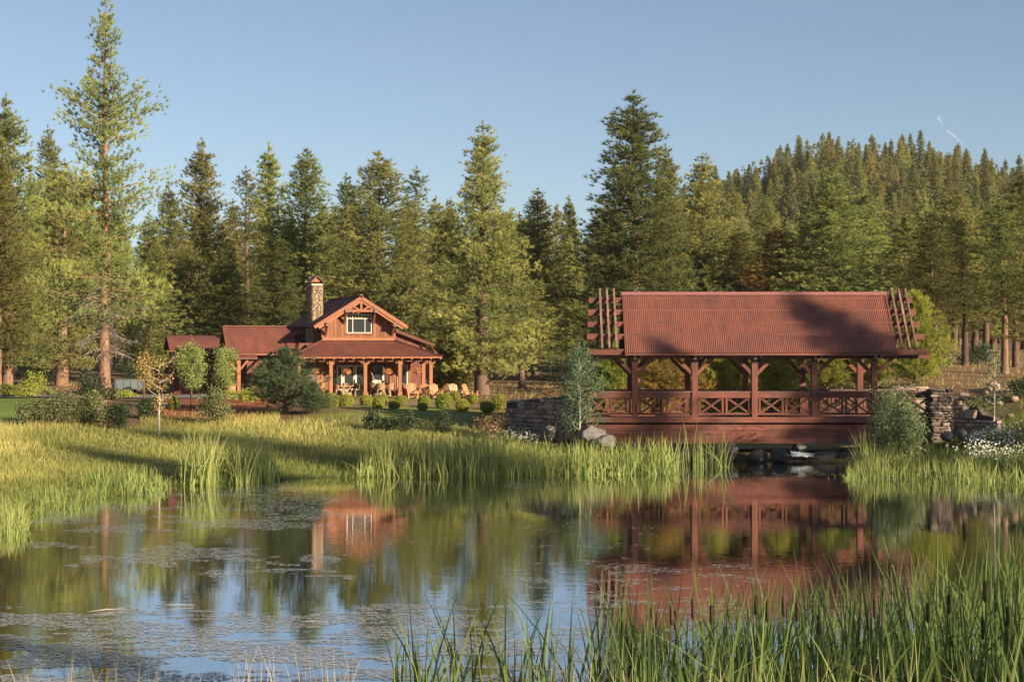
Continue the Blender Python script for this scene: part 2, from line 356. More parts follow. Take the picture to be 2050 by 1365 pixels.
def ground(x, y):
    x = np.asarray(x, float); y = np.asarray(y, float); d = lake_sd(x, y)
    tgt = 1.95 + 0.35 * (vnoise(x / 14 + 5, y / 14, 3) - .5)
    right = sst(15, 23, x) * sst(66, 84, y)
    tgt = tgt + right * (1.25 + np.clip(y - 84, 0, 80) * .028)
    tgt = tgt + (1 - right) * np.clip(y - 135, 0, 120) * .02
    near = 1 - sst(28, 44, y)
    tgt = tgt * (1 - near) + 4.0 * near
    run = (19 + 10 * (1 - sst(-17, -7, x))) * (1 - near) + 26 * near - 7 * right
    z = tgt * (sst(0, 1, np.clip(d, 0, None) / run) * .55 + np.clip(np.clip(d, 0, None) / run, 0, 1) * .45)
    val = np.exp(-((x - 11.5) / 5.2) ** 2) * sst(73, 79, y) * (1 - sst(92, 130, y))
    z = z * (1 - val) + (.32 + .012 * np.clip(y - 80, 0, 60)) * val
    hill = 54 * np.exp(-((x - 112) / np.where(x < 112, 78, 120)) ** 2 - ((y - 590) / np.where(y < 590, 150, 250)) ** 2)
    far = sst(260, 340, y); z = z + hill * far * (1 - .0) + 0
    z = z + .10 * (vnoise(x / 2.5, y / 2.5, 9) - .5) * sst(0, 4, d)
    return np.where(d > 0, z, -np.clip(-d, 0, 6) * .25)
def gz(x, y): return float(ground(np.array([x]), np.array([y]))[0])
def axis(lo, hi, step, outlo, outhi):
    a = list(np.arange(lo, hi + 1e-6, step)); s = step; b = a[-1]
    while b < outhi: s *= 1.25; b += s; a.append(b)
    s = step; b = a[0]
    while b > outlo: s *= 1.25; b -= s; a.insert(0, b)
    return np.array(a)
gx = axis(-42, 48, .75, -3500, 3500); gy = axis(-2, 132, .75, -3000, 6000)
XX, YY = np.meshgrid(gx, gy); ZZ = ground(XX, YY); SD = lake_sd(XX, YY)
nx, ny = len(gx), len(gy)
V = np.stack([XX, YY, ZZ], -1).reshape(-1, 3)
i = np.arange(nx * ny).reshape(ny, nx)
T = np.stack([i[:-1, :-1], i[:-1, 1:], i[1:, 1:], i[1:, :-1]], -1).reshape(-1, 4)
def zone(base, c, w): return base * (1 - w[..., None]) + np.array(c) * w[..., None]
nz = vnoise(XX / 5, YY / 5, 21)
colr = np.zeros(XX.shape + (3,)) + np.array((0.17, 0.105, 0.06))
colr = zone(colr, (0.15, 0.14, 0.05), sst(0, 1, 1 - (SD - 14) / 6) * sst(40, 45, YY))
pxx = 1025 + XX * F / np.maximum(YY, 1)
mul = sst(290, 330, pxx) * (1 - sst(520, 560, pxx)) * sst(84, 88, YY) * (1 - sst(104, 108, YY))
colr = zone(colr, (0.30, 0.105, 0.055), mul)
lawn = (1 - sst(170, 200, pxx)) * sst(84, 87, YY) * (1 - sst(108, 111, YY))
colr = zone(colr, (0.16, 0.22, 0.045), lawn)
lawn2 = sst(600, 640, pxx) * (1 - sst(1000, 1040, pxx)) * sst(84, 87, YY) * (1 - sst(112, 114, YY))
colr = zone(colr, (0.21, 0.225, 0.06), lawn2 * (.35 + .65 * sst(.35, .6, nz)))
colr = zone(colr, (0.30, 0.20, 0.13), lawn2 * sst(97, 99, YY) * (1 - sst(104, 106, YY)) * .8)
green = sst(4, 7, XX) * (1 - sst(18, 21, XX)) * sst(81, 83, YY) * (1 - sst(112, 120, YY))
colr = zone(colr, (0.21, 0.23, 0.045), green)
colr = zone(colr, (0.40, 0.30, 0.16), green * sst(.45, .6, vnoise(XX / 4 + 9, YY / 3, 4)) * .8)
rb = sst(18, 22, XX) * sst(82, 86, YY) * (1 - sst(150, 180, YY))
colr = zone(colr, (0.24, 0.145, 0.085), rb * (.5 + .5 * nz))
colr = zone(colr, (0.075, 0.075, 0.035), sst(300, 330, YY))
colr = zone(colr, (0.06, 0.055, 0.035), 1 - sst(-.5, 1.2, SD))
g_o = link('ground', npmesh('ground', V, T, 'ground', colr.reshape(-1, 3), True)); tag(g_o, kind='structure')
# pond surface
wb = MB(); wb.poly([(-60, 5, 0), (70, 5, 0), (70, 82, 0), (-60, 82, 0)])
tag(wb.build('pond_water', 'water'), kind='structure')
# driveway: a strip over the lawn, along the front of the garage
def strip(name, mat, pts, halfw, lift=.05, n=40):
    pts = np.array(pts, float); tt = np.linspace(0, len(pts) - 1, n); k = np.clip(tt.astype(int), 0, len(pts) - 2); f = (tt - k)[:, None]
    c = pts[k] * (1 - f) + pts[k + 1] * f; d = np.gradient(c, axis=0); d = d / np.linalg.norm(d, axis=1, keepdims=True); s = np.stack([-d[:, 1], d[:, 0]], 1)
    rows = [c + s * halfw * w for w in np.linspace(-1, 1, 7)]; P = np.stack(rows, 1); Z = ground(P[..., 0], P[..., 1]) + lift
    V = np.concatenate([P, Z[..., None]], -1).reshape(-1, 3); i = np.arange(n * 7).reshape(n, 7)
    T = np.stack([i[:-1, :-1], i[:-1, 1:], i[1:, 1:], i[1:, :-1]], -1).reshape(-1, 4)
    o = link(name, npmesh(name, V, T, mat, smooth=True)); tag(o, kind='structure'); return o
strip('driveway', 'asphalt', [(-60, 120), (-42, 117), (-33, 114), (-26, 111), (-20.5, 109), (-17.5, 113), (-16.5, 118)], 2.6, .06)

# ------------------------------------------------------------------ covered bridge
BD = 80.0; BW = 3.25
br = empty('covered_bridge', (11.6, BD, 0))
tag(br, 'long red-brown timber covered bridge with rusty corrugated roof across the pond inlet', 'bridge')
def bpart(mb, name, mat, parent=None): 
    mb.v = [(x - 11.6, y - BD, z) for x, y, z in mb.v]; return mb.build(name, mat, parent or br)
PXS = [5.86 + 2.85 * k for k in range(5)]
XL, XR = 3.55, 20.0
for y in (BD, BD + BW):
    for x in PXS:
        bpart(MB().box(x - .138, x + .138, y - .138, y + .138, 1.78, 5.02), 'post', 'wood_red')
        bpart(MB().box(x - .165, x + .165, y - .165, y + .165, 4.62, 4.68), 'post_band', 'wood_grey')
        for s in (-1, 1):
            bpart(MB().beam((x + s * .12, y + .01 * s, 4.12), (x + s * .92, y + .01 * s, 4.93), .16, .17, (0, 1, 0)), 'brace', 'wood_red')
    bpart(MB().box(XL, XR - .1, y - .13, y + .13, 4.84, 5.10), 'wall_plate', 'wood_h')
    # sill beam and girder planks
    bpart(MB().box(XL, XR, y - .2, y + .2, 1.80, 2.06), 'sill_beam', 'wood_h')
    for z0, z1, dy in ((1.44, 1.70, .0), (1.12, 1.435, .03), (.81, 1.115, .015)):
        bpart(MB().box(XL + .05, XR - .1, y - .13 + dy, y + .13, z0, z1), 'girder_plank', 'wood_h')
    # hand rail and cross lattice, bay by bay
    ends = [XL] + PXS + [XR]
    for a, b in zip(ends[:-1], ends[1:]):
        a2 = a + (.14 if a in PXS else .02); b2 = b - (.14 if b in PXS else .02)
        bpart(MB().box(a2, b2, y - .08, y + .08, 2.97, 3.24), 'hand_rail', 'wood_h')
        bpart(MB().box(a2, b2, y - .11, y + .11, 3.245, 3.285), 'rail_cap', 'wood_grey')
        bpart(MB().box(a2, b2, y - .05, y + .05, 2.16, 2.25), 'bottom_rail', 'wood_h')
        w = b2 - a2; m = (a2 + b2) / 2; q = .05
        for xx in (a2 + .1, m - .09, m + .09, b2 - .1):
            bpart(MB().box(xx - q, xx + q, y - .045, y + .045, 2.252, 2.968), 'baluster', 'wood_red')
        for u0, u1 in ((a2 + .16, m - .15), (m + .15, b2 - .16)):
            bpart(MB().beam((u0, y - .022, 2.27), (u1, y - .022, 2.95), .04, .085, (0, 0, 1)), 'lattice_bar', 'wood_red')
            bpart(MB().beam((u0, y + .022, 2.95), (u1, y + .022, 2.27), .04, .085, (0, 0, 1)), 'lattice_bar', 'wood_red')
for x in PXS:                                              # paired tie beams across the bridge, ends showing under the eave
    for dx in (-.03, .24):
        bpart(MB().box(x + dx - .065, x + dx + .065, BD - .55, BD + BW + .55, 4.82 if dx < 0 else 4.86, 5.03), 'tie_beam', 'wood_grey')
bpart(MB().box(XL, XR, BD + .21, BD + BW - .21, 1.86, 1.99), 'deck', 'wood_grey')
RX0, RX1 = 5.33, 18.2; RY = BD + BW / 2; HALF = 2.42; ZE, ZR = 5.12, 8.0
def corr(p0, p1, top_off, f0=None, period=.09, amp=.011, nseg=6):
    """corrugated sheet: eave line p0..p1 (local), rising along top_off; f0(s) share of the slope reached at s"""
    p0, p1, up = Vector(p0), Vector(p1), Vector(top_off); L = (p1 - p0).length; e = (p1 - p0) / L
    nrm = e.cross(up).normalized(); n = int(L / period * nseg); mb = MB()
    for j in range(n + 1):
        s = j / n; off = nrm * amp * math.sin(2 * math.pi * s * L / period); f = f0(s) if f0 else 1.0
        b = p0 + e * (s * L) + off
        for k in (0, 1): mb.v.append(tuple(b + up * f * k))
    for j in range(n): mb.f.append((2 * j, 2 * j + 2, 2 * j + 3, 2 * j + 1))
    # underside boards
    base = len(mb.v); t = nrm * (-.05) if nrm.z > 0 else nrm * .05
    def P(s, k):
        f = f0(s) if f0 else 1.0
        return tuple(p0 + e * (s * L) + up * f * k + t)
    m = 10
    for j in range(m + 1): mb.v.append(P(j / m, 0)); mb.v.append(P(j / m, 1))
    for j in range(m): mb.f.append((base + 2 * j, base + 2 * j + 1, base + 2 * j + 3, base + 2 * j + 2))
    return mb
for sg in (-1, 1):
    bpart(corr((RX0, RY + sg * HALF, ZE), (RX1, RY + sg * HALF, ZE), (0, -sg * HALF, ZR - ZE)), 'roof_panel', 'roof')
    bpart(MB().box(RX0, RX1, RY + sg * HALF - .03 , RY + sg * HALF + .03, ZE - .12, ZE - .022), 'eave_board', 'wood_h')
    for x in (RX0 + .05, RX1 - .05):
        bpart(MB().beam((x, RY + sg * (HALF - .02), ZE - .13), (x, RY + sg * .08, ZR - .17), .07, .2, (0, 0, 1)), 'barge_board', 'wood_red')
    # pergola ends: three open rafters beyond the roof, purlins run right through
    for x in (4.27, 4.61, 4.95, 18.45, 18.8, 19.12):
        a = Vector((x, RY + sg * (HALF - .1), ZE + .20)); b = Vector((x, RY - sg * .05, ZR + .20))
        bpart(MB().beam(a, b, .095, .13, (0, 0, 1)), 'open_rafter', 'wood_grey')
    for k in range(4):
        t = .335 + k * .205
        y = RY + sg * HALF * (1 - t) * 1.0; z = ZE + (ZR - ZE) * t - .2
        bpart(MB().beam((XL + .02 + .05 * k, y, z), (19.62 - .07 * k, y, z), .22, .27, (0, 0, 1)), 'purlin', 'wood_h')
    bpart(MB().box(XL, 19.72, RY + sg * (HALF - .28) - .11, RY + sg * (HALF - .28) + .11, ZE - .1, ZE + .18), 'eave_beam', 'wood_h')
sc = MB(); rs_ = random.Random(6)
for k in range(110):
    t = rs_.uniform(.03, .96); x = rs_.uniform(RX0 + .05, RX1 - .05); w_ = rs_.uniform(.006, .016); y = RY - HALF * (1 - t); z = ZE + (ZR - ZE) * t
    sc.box(x - w_, x + w_, y - .03, y - .008, z + .008, z + .02 + w_)
tag(bpart(sc, 'roof_litter', 'paver'), kind='stuff')
bpart(MB().prism([(RX0 - .02, RY - .13, ZR - .09), (RX0 - .02, RY, ZR + .07), (RX0 - .02, RY + .13, ZR - .09), (RX0 - .02, RY, ZR + .03)], (RX1 - RX0 + .04, 0, 0)), 'ridge_cap', 'roofcap')
for k in range(7):
    x = 5.0 + k * 2.2
    for z in (1.57, 1.28, .96):
        bpart(MB().tube([(x + .3 * (z > 1.3), BD - .10, z), (x + .3 * (z > 1.3), BD - .16, z)], .03, 8), 'bolt_head', 'iron')

# ------------------------------------------------------------------ stone walls
def rock_mesh(name, seed, mat, cuts=1, jit=.16):
    r = random.Random(seed); bm = bmesh.new(); bmesh.ops.create_cube(bm, size=1)
    if cuts: bmesh.ops.bevel(bm, geom=bm.edges[:], offset=.16, segments=1, affect='EDGES', profile=.5)
    for v in bm.verts: v.co += Vector((r.uniform(-jit, jit), r.uniform(-jit, jit), r.uniform(-jit, jit))) * .6
    me = bpy.data.meshes.new(name); bm.to_mesh(me); bm.free(); me.materials.append(M[mat]); return me
STONES = [rock_mesh('stone', k, 'stone') for k in range(8)]
def stone_wall(name, label, p, q, topfun, z0, thick, seed, rowh=(.09, .24), wd=(.16, .62), cap=True):
    """wall from p to q (plan), stones laid in uneven courses on the front face, dark core behind them"""
    r = random.Random(seed); p, q = Vector((*p, 0)), Vector((*q, 0)); L = (q - p).length; ang = math.atan2(q.y - p.y, q.x - p.x)
    root = empty(name, (p.x, p.y, z0), ang); tag(root, label, 'stone wall')
    n = 8; mb = MB()
    for k in range(n):
        u0, u1 = L * k / n, L * (k + 1) / n
        mb.quadbox([(u0, .06, -.8), (u1, .06, -.8), (u1, thick, -.8), (u0, thick, -.8), (u0, .06, topfun(u0 / L) - z0 - .05), (u1, .06, topfun(u1 / L) - z0 - .05), (u1, thick, topfun(u1 / L) - z0 - .05), (u0, thick, topfun(u0 / L) - z0 - .05)])
    mb.build('wall_core', 'mortar', root)
    def put(u, z, w, h, dep):
        o = link('stone', r.choice(STONES), root, (u, .04 + r.uniform(-.035, .035), z)); o.scale = (w * .98, dep, h * .97)
        o.rotation_euler = (r.uniform(-.05, .05), r.uniform(-.09, .09), r.uniform(-.06, .06))
    z = -.25
    while z < 3:
        h = r.uniform(*rowh) * (1.5 if r.random() < .25 else 1); u = r.uniform(-.1, .1); any_ = False
        while u < L - .05:
            w = min(r.uniform(*wd), L - u); t = topfun(min(max((u + w / 2) / L, 0), 1)) - z0
            if z + h < t - .03:
                any_ = True
                if h > .22 and r.random() < .4: put(u + w / 2, z + h * .27, w, h * .52, .3); put(u + w / 2, z + h * .77, w, h * .45, .3)
                else: put(u + w / 2, z + h / 2, w, h, .32)
            u += w
        z += h
        if not any_: break
    u = 0
    while cap and u < L - .1:                           # cap stones along the top
        w = min(r.uniform(.4, .8), L - u); t = topfun((u + w / 2) / L) - z0
        o = link('cap_stone', r.choice(STONES), root, (u + w / 2, thick * .5, t)); o.scale = (w * .99, thick * 1.12, .1)
        sl = (topfun(min((u + w) / L, 1)) - topfun(u / L)) / w; o.rotation_euler = (0, -math.atan(sl), 0); u += w
    return root
stone_wall('stone_wall', 'low grey stone wall sloping up to the bridge, behind the slim aspen', (PX(1012, 84.5), 84.5), (3.75, 80.4), lambda t: 2.62 + .55 * t, 1.1, .5, 3)
stone_wall('stone_pillar', 'squared stone abutment pillar at the right end of the bridge', (PX(1864, 79.3), 79.3), (PX(1908, 79.3), 79.3), lambda t: 3.36, 1.1, 1.1, 5)
stone_wall('stone_wall', 'sunlit orange stone wing wall running down right of the bridge pillar', (PX(1909, 79.6), 79.6), (PX(2000, 77.8), 77.8), lambda t: 2.85 - .8 * t + .13 * math.sin(t * 17) + .08 * math.sin(t * 41), 1.0, .5, 8, (.12, .34), (.25, .8), False)
stone_wall('stone_wall', 'far stone end wall seen behind the bridge rail at its right end', (19.2, 84.2), (21.0, 84.2), lambda t: 3.35, 1.1, .5, 9)

# ------------------------------------------------------------------ boulders and the small cascade under the bridge
def boulder(name, label, x, y, z, sx, sy, sz, mat, seed, group=None, rz=0):
    r = np.random.default_rng(seed); bm = bmesh.new(); bmesh.ops.create_icosphere(bm, subdivisions=2, radius=.5)
    pl = [(Vector(unit(r.normal(0, 1, 3))), r.uniform(.30, .44)) for _ in range(12)]
    for v in bm.verts:
        for n_, dd in pl:
            k = v.co.dot(n_) - dd
            if k > 0: v.co -= n_ * k * .97
        v.co += Vector(r.normal(0, .014, 3))
    me = bpy.data.meshes.new(name); bm.to_mesh(me); bm.free(); me.materials.append(M[mat])
    o = link(name, me, None, (x, y, z)); o.scale = (sx, sy, sz); o.rotation_euler = (0, 0, rz)
    tag(o, label, 'boulder', group); return o
def bpx(px, py, d): return PX(px, d), d, PZ(py, d)
for (px, py, d, w, h, mat, lab) in (
    (1186, 872, 78.6, 1.9, 1.15, 'boulder', 'big flat grey boulder at the foot of the slim aspen'),
    (1212, 884, 77.4, 1.3, .7, 'boulder', 'grey boulder under the left end of the bridge girder'),
    (1100, 862, 80.6, .9, .6, 'boulder', 'small grey boulder at the foot of the left stone wall'),
    (1370, 912, 78.2, 1.1, 1.0, 'wetrock', 'dark wet boulder beside the reeds, leftmost under the bridge'),
    (1450, 906, 79.0, 1.7, 1.1, 'wetrock', 'large dark rounded boulder under the middle of the bridge'),
    (1515, 915, 78.8, 1.6, .8, 'wetrock', 'low dark boulder just left of the cascade'),
    (1560, 912, 78.5, 1.0, .9, 'wetrock', 'black wet boulder touching the white cascade'),
    (1600, 897, 80.0, 1.05, .55, 'wetrock', 'flat dark rock slab above the white cascade'),
    (1655, 917, 79.2, 1.9, .75, 'wetrock', 'long low dark boulder right of the cascade'),
    (1410, 922, 78.0, 1.3, .6, 'wetrock', 'low wet rock at the waterline among cattails'),
    (1700, 915, 78.6, 1.1, .9, 'wetrock', 'dark rock half hidden by the willow bush'),
    (1895, 872, 78.3, .8, .55, 'boulder', 'grey stone at the foot of the bridge pillar'),
    (1948, 878, 77.5, 1.1, .6, 'boulder', 'pale grey boulder below the right wing wall'),
    (1925, 868, 78.2, .6, .5, 'boulder', 'small grey boulder between pillar and wing wall')):
    x, y, z = bpx(px, py, d); boulder('boulder', lab, x, y, z, w, w * .8, h, mat, int(px), None, px * .7)
rq = random.Random(12)
for k in range(16):
    px = 1912 + k * 9.0 + rq.uniform(-4, 4); d = 79.2 + rq.uniform(0, 6); x = PX(px, d); w = rq.uniform(.35, .9)
    boulder('boulder', ('orange brown' if k % 2 else 'grey brown') + ' rock on the slope by the right wing wall, %s from the pillar' % 'nearest second third fourth fifth sixth seventh eighth ninth tenth eleventh twelfth thirteenth fourteenth fifteenth farthest'.split()[k], x, d, gz(x, d) + w * .18, w, w * .8, w * .6, 'stone', 400 + k, 'rocks on the right slope', k)
r = np.random.default_rng(4)
x0, y0, z0 = bpx(1582, 905, 79.3); mb = MB(); n = 14
for j in range(n + 1):
    t = j / n
    for k in range(4):
        mb.v.append((x0 + t * 1.15 + .03 * r.normal(), y0 - .13 * k + .03 * r.normal(), z0 + .06 - t * .12 - .085 * k * (1 - .5 * t) + .02 * r.normal()))
for j in range(n):
    for k in range(3): mb.f.append((j * 4 + k, j * 4 + k + 1, (j + 1) * 4 + k + 1, (j + 1) * 4 + k))
M['foam'] = surf('white_water', (0.75, 0.79, 0.82), (0.5, 0.55, 0.6), 12, rough=.3, bump=.5)
tag(mb.build('cascade', 'foam', None, True), kind='structure')

# ------------------------------------------------------------------ lodge house (local u right, v back, z up)
HT = R(18); HX, HY = PX(718, 116.0), 116.0
house = empty('lodge_house', (HX, HY, 0), HT)
tag(house, 'orange cedar lodge with red metal roofs, stone chimney and wide columned porch', 'house')
def hp(mb, name, mat, parent=None, smooth=False): return mb.build(name, mat, parent or house, smooth)
def h2w(u, v, z=0): 
    return Vector((HX + u * math.cos(HT) - v * math.sin(HT), HY + u * math.sin(HT) + v * math.cos(HT), z))
FL = 1.97
GW = 2.54; PE, PT = 4.70, 5.80; PHW = 5.2; PF = -2.8
RKZ, PKZ, RKU = 6.86, 8.86, 3.25
def rake(u): return PKZ - (PKZ - RKZ) * abs(u) / RKU
# porch floor, step and terrace
hp(MB().box(-4.95, 4.95, -2.5, -.02, 1.45, FL), 'porch_floor', 'deck')
hp(MB().box(-3.6, 3.4, -2.95, -2.51, 1.45, FL - .2), 'porch_step', 'deck')
# front wall boards (ground floor), one by one, leaving the openings
openings = [(-1.55, .62, FL, 4.12), (.95, 2.05, FL, 4.12), (2.75, 3.45, 2.5, 4.1)]
u = -4.2
while u < 3.6:
    w = .255; z0, z1 = FL + .002, 5.6; mid = u + w / 2
    for a, b, c, d in openings:
        if a - .06 < mid < b + .06: z0 = d + .08
    lit = mid > -2.9  # boards further left take the darker copy: shade put into their colour
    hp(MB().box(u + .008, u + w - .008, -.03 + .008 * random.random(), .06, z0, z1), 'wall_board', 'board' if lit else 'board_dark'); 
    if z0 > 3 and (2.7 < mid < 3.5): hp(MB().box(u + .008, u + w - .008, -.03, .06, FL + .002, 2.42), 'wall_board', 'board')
    u += w
hp(MB().box(-4.22, 3.62, .062, .2, FL, 5.62), 'wall_backing', 'board_dark')
hp(MB().box(-4.22, -2.9, -.16, -.04, FL, 4.6), 'stone_panel', 'stone')
# side and rear walls of the main body
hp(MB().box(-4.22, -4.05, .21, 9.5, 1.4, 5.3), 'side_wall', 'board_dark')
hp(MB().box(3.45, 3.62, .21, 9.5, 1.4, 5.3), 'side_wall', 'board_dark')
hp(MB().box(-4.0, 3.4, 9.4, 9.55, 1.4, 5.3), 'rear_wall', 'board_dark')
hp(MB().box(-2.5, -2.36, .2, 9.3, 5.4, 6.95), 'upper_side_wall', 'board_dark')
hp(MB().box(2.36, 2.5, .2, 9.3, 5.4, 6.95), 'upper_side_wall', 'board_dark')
# gable wall boards
WU0, WU1, WZ0, WZ1 = -.80, .86, 6.36, 7.56
u = -GW
while u < GW - .01:
    w = GW * 2 / 20; a, b = u + .009, u + w - .009; mid = u + w / 2; dz = .006 * random.random()
    def plank(z0a, ta, tb):
        hp(MB().quadbox([(a, -.03 - dz, z0a), (b, -.03 - dz, z0a), (b, .05, z0a), (a, .05, z0a), (a, -.03 - dz, ta), (b, -.03 - dz, tb), (b, .05, tb), (a, .05, ta)]), 'gable_board', 'board')
    if WU0 - .05 < mid < WU1 + .05:
        plank(5.98, WZ0 - .09, WZ0 - .09); plank(WZ1 + .09, rake(a) - .18, rake(b) - .18)
    else: plank(5.98, rake(a) - .18, rake(b) - .18)
    u += w
hp(MB().prism([(-GW, .055, 5.6), (GW, .055, 5.6), (GW, .055, rake(GW) - .2), (0, .055, PKZ - .2), (-GW, .055, rake(GW) - .2)], (0, .1, 0)), 'gable_backing', 'board_dark')
hp(MB().box(-GW - .03, GW + .03, -.075, -.032, 5.80, 5.98), 'band_board', 'wood_or')
for s in (-1, 1): hp(MB().box(s * GW - .07, s * GW + .07, -.07, .1, 5.985, rake(GW) - .1), 'corner_board', 'wood_or')
# gable window with three lights and a row of small panes
def window(u0, u1, z0, z1, v, cols, transom=None, fw=.055):
    wd = hp(MB().box(u0, u1, v - .01, v + .03, z0, z1), 'window', 'board_dark')
    xs = [u0 + (u1 - u0) * c for c in cols]
    def bar(a, b, c, d, nm): MB().box(a, b, v - .06, v - .012, c, d).build(nm, 'trim', wd)
    bar(u0 - fw, u0, z0 - fw, z1 + fw, 'frame'); bar(u1, u1 + fw, z0 - fw, z1 + fw, 'frame')
    bar(u0 + .001, u1 - .001, z0 - fw, z0, 'frame'); bar(u0 + .001, u1 - .001, z1, z1 + fw, 'frame')
    for x in xs[1:-1]: bar(x - fw * .45, x + fw * .45, z0 + .001, z1 - .001, 'mullion')
    for a, b in zip(xs[:-1], xs[1:]):
        top = transom if transom else z1
        MB().box(a + .03, b - .03, v - .024, v - .014, z0 + .005, top - .01).build('pane', 'glass', wd)
        if transom:
            MB().box(a + .03, b - .03, v - .05, v - .013, transom, transom + .05).build('transom_bar', 'trim', wd)
            k = max(1, round((b - a) / .2)); e = (b - a - .06) / k
            for q in range(k):
                MB().box(a + .03 + q * e + .015, a + .03 + (q + 1) * e - .015, v - .024, v - .014, transom + .055, z1 - .005).build('pane', 'glass', wd)
                if q: MB().box(a + .03 + q * e - .012, a + .03 + q * e + .012, v - .04, v - .026, transom + .052, z1 - .002).build('muntin', 'trim', wd)
    return wd
window(WU0, WU1, WZ0, WZ1, -.02, [0, .22, .74, 1], 7.28)
hp(MB().box(WU0 - .12, WU1 + .12, -.10, -.032, WZ0 - .16, WZ0 - .075), 'window_apron', 'wood_or')
# glazed doors and windows under the porch
for (a, b) in ((-1.55, -1.12), (-1.10, -.28), (-.24, .60)):
    d_ = hp(MB().box(a + .005, b - .005, .0, .05, FL + .005, 4.10), 'glazed_door', 'trim'); 
    MB().box(a + .11, b - .11, -.012, -.002, FL + .2, 3.98).build('pane', 'glass', d_)
    MB().box(a + .10, b - .10, -.02, -.013, FL + .06, FL + .16).build('kick_rail', 'trim', d_)
hp(MB().box(-.32, -.28, -.05, -.02, 2.9, 3.1), 'door_handle', 'iron')
d_ = hp(MB().box(.95, 2.05, .0, .05, FL + .005, 4.10), 'glazed_door', 'board_dark')
MB().box(1.02, 1.98, -.012, -.002, FL + .05, 4.04).build('pane', 'glass', d_); MB().box(1.68, 1.80, -.04, -.013, FL + .03, 4.05).build('door_stile', 'trim', d_)
window(2.78, 3.42, 2.55, 4.05, .0, [0, .5, 1]); 
# porch roof: front hip and two sides
run = PHW - GW
def fhip(s):
    L = 2 * PHW; x = s * L; return max(.001, min(1, x / run, (L - x) / run))
hp(corr((-PHW, PF, PE), (PHW, PF, PE), (0, -PF, PT - PE), fhip, .09, .01), 'porch_roof_front', 'roof')
SB = 2.4
def fside(s): return max(.001, min(1, s * (SB - PF) / run))
hp(corr((-PHW, PF, PE), (-PHW, SB, PE), (run, 0, PT - PE), fside, .09, .01), 'porch_roof_side', 'roof')
hp(corr((PHW, PF, PE), (PHW, SB, PE), (-run, 0, PT - PE), fside, .09, .01), 'porch_roof_side', 'roof')
for s in (-1, 1): hp(MB().beam((s * PHW, PF, PE + .04), (s * GW, 0, PT + .04), .12, .06), 'hip_cap', 'roof')
hp(MB().box(-PHW, PHW, PF - .03, PF + .02, PE - .11, PE - .015), 'fascia_board', 'wood_or')
for s in (-1, 1): hp(MB().box(s * PHW - .025, s * PHW + .025, PF + .021, SB, PE - .11, PE - .015), 'fascia_board', 'wood_or')
k = 0
for k in range(16):                                       # log rafter tails
    u = -5.05 + k * .673
    hp(MB().tube([(u, PF - .09, PE - .16), (u, -.06, PE + .74)], .085, 8), 'rafter_tail', 'wood_or', smooth=True)
hp(MB().box(-4.85, 4.85, -2.33, -2.08, PE - .34, PE - .14), 'porch_beam', 'wood_or')
for s in (-1, 1): hp(MB().box(s * 4.6 - .12, s * 4.6 + .12, -2.06, SB, PE - .34, PE - .14), 'porch_beam', 'wood_or')
def porch_post(u, v):
    p = hp(MB().box(u - .115, u + .115, v - .115, v + .115, FL + .30, PE - .52), 'porch_post', 'wood_or')
    MB().box(u - .155, u + .155, v - .155, v + .155, FL + .002, FL + .30).build('plinth', 'wood_or', p)
    MB().box(u - .15, u + .15, v - .15, v + .15, PE - .52, PE - .345).build('capital', 'wood_or', p)
    for s in (-1, 1):
        MB().prism([(u + s * .15, v - .07, PE - .36), (u + s * .36, v - .07, PE - .36), (u + s * .15, v - .07, PE - .58)], (0, .14, 0)).build('bracket', 'wood_or', p)
for u in (-4.6, -2.42, -.05, 2.36, 4.55): porch_post(u, -2.2)
porch_post(4.55, -.2); porch_post(-4.6, .3)
# main gable roof with rakes, truss and brackets
FO, BK = -.85, 9.8
hp(corr((-RKU, FO, RKZ), (-RKU, BK, RKZ), (RKU, 0, PKZ - RKZ), None, .09, .01), 'main_roof_slope', 'roof')
hp(corr((RKU, FO, RKZ), (RKU, BK, RKZ), (-RKU, 0, PKZ - RKZ), None, .09, .01), 'main_roof_slope', 'roof')
hp(MB().beam((0, FO - .02, PKZ + .03), (0, BK, PKZ + .03), .26, .05), 'ridge_cap', 'roofcap')
for s in (-1, 1):
    hp(MB().beam((s * (RKU + .02), FO + .02, RKZ - .17), (0 + s * .02, FO + .02, PKZ - .16), .12, .24, (0, 0, 1)), 'rake_board', 'wood_or')
    hp(MB().beam((s * (RKU - .3), FO + .10, RKZ - .21), (s * .04, FO + .10, PKZ - .36), .14, .2, (0, 0, 1)), 'truss_rafter', 'wood_or')
    hp(MB().beam((s * .06, FO + .06, 7.86), (s * .62, FO + .06, 8.16), .10, .11, (0, 1, 0)), 'truss_strut', 'wood_or')
    for uu, zz, sc in ((1.02, 7.86, 1.0), (2.36, 6.92, .8)):
        hp(MB().box(s * uu - .13, s * uu + .13, FO - .10, .02, zz - .16, zz + .10), 'outrigger', 'wood_grey')
        hp(MB().beam((s * uu, -.06, zz - .16 - .72 * sc), (s * uu, FO + .22, zz - .17), .14, .15, (1, 0, 0)), 'gable_bracket', 'board_dark')
    hp(MB().box(s * RKU - .02, s * RKU + .02, FO + .1, BK, RKZ - .15, RKZ - .02), 'eave_board', 'board_dark')
hp(MB().box(-.07, .07, FO, FO + .13, 7.93, PKZ - .28), 'king_post', 'wood_or')
hp(MB().box(-1.16, 1.16, FO - .01, FO + .15, 7.74, 7.925), 'collar_beam', 'wood_or')
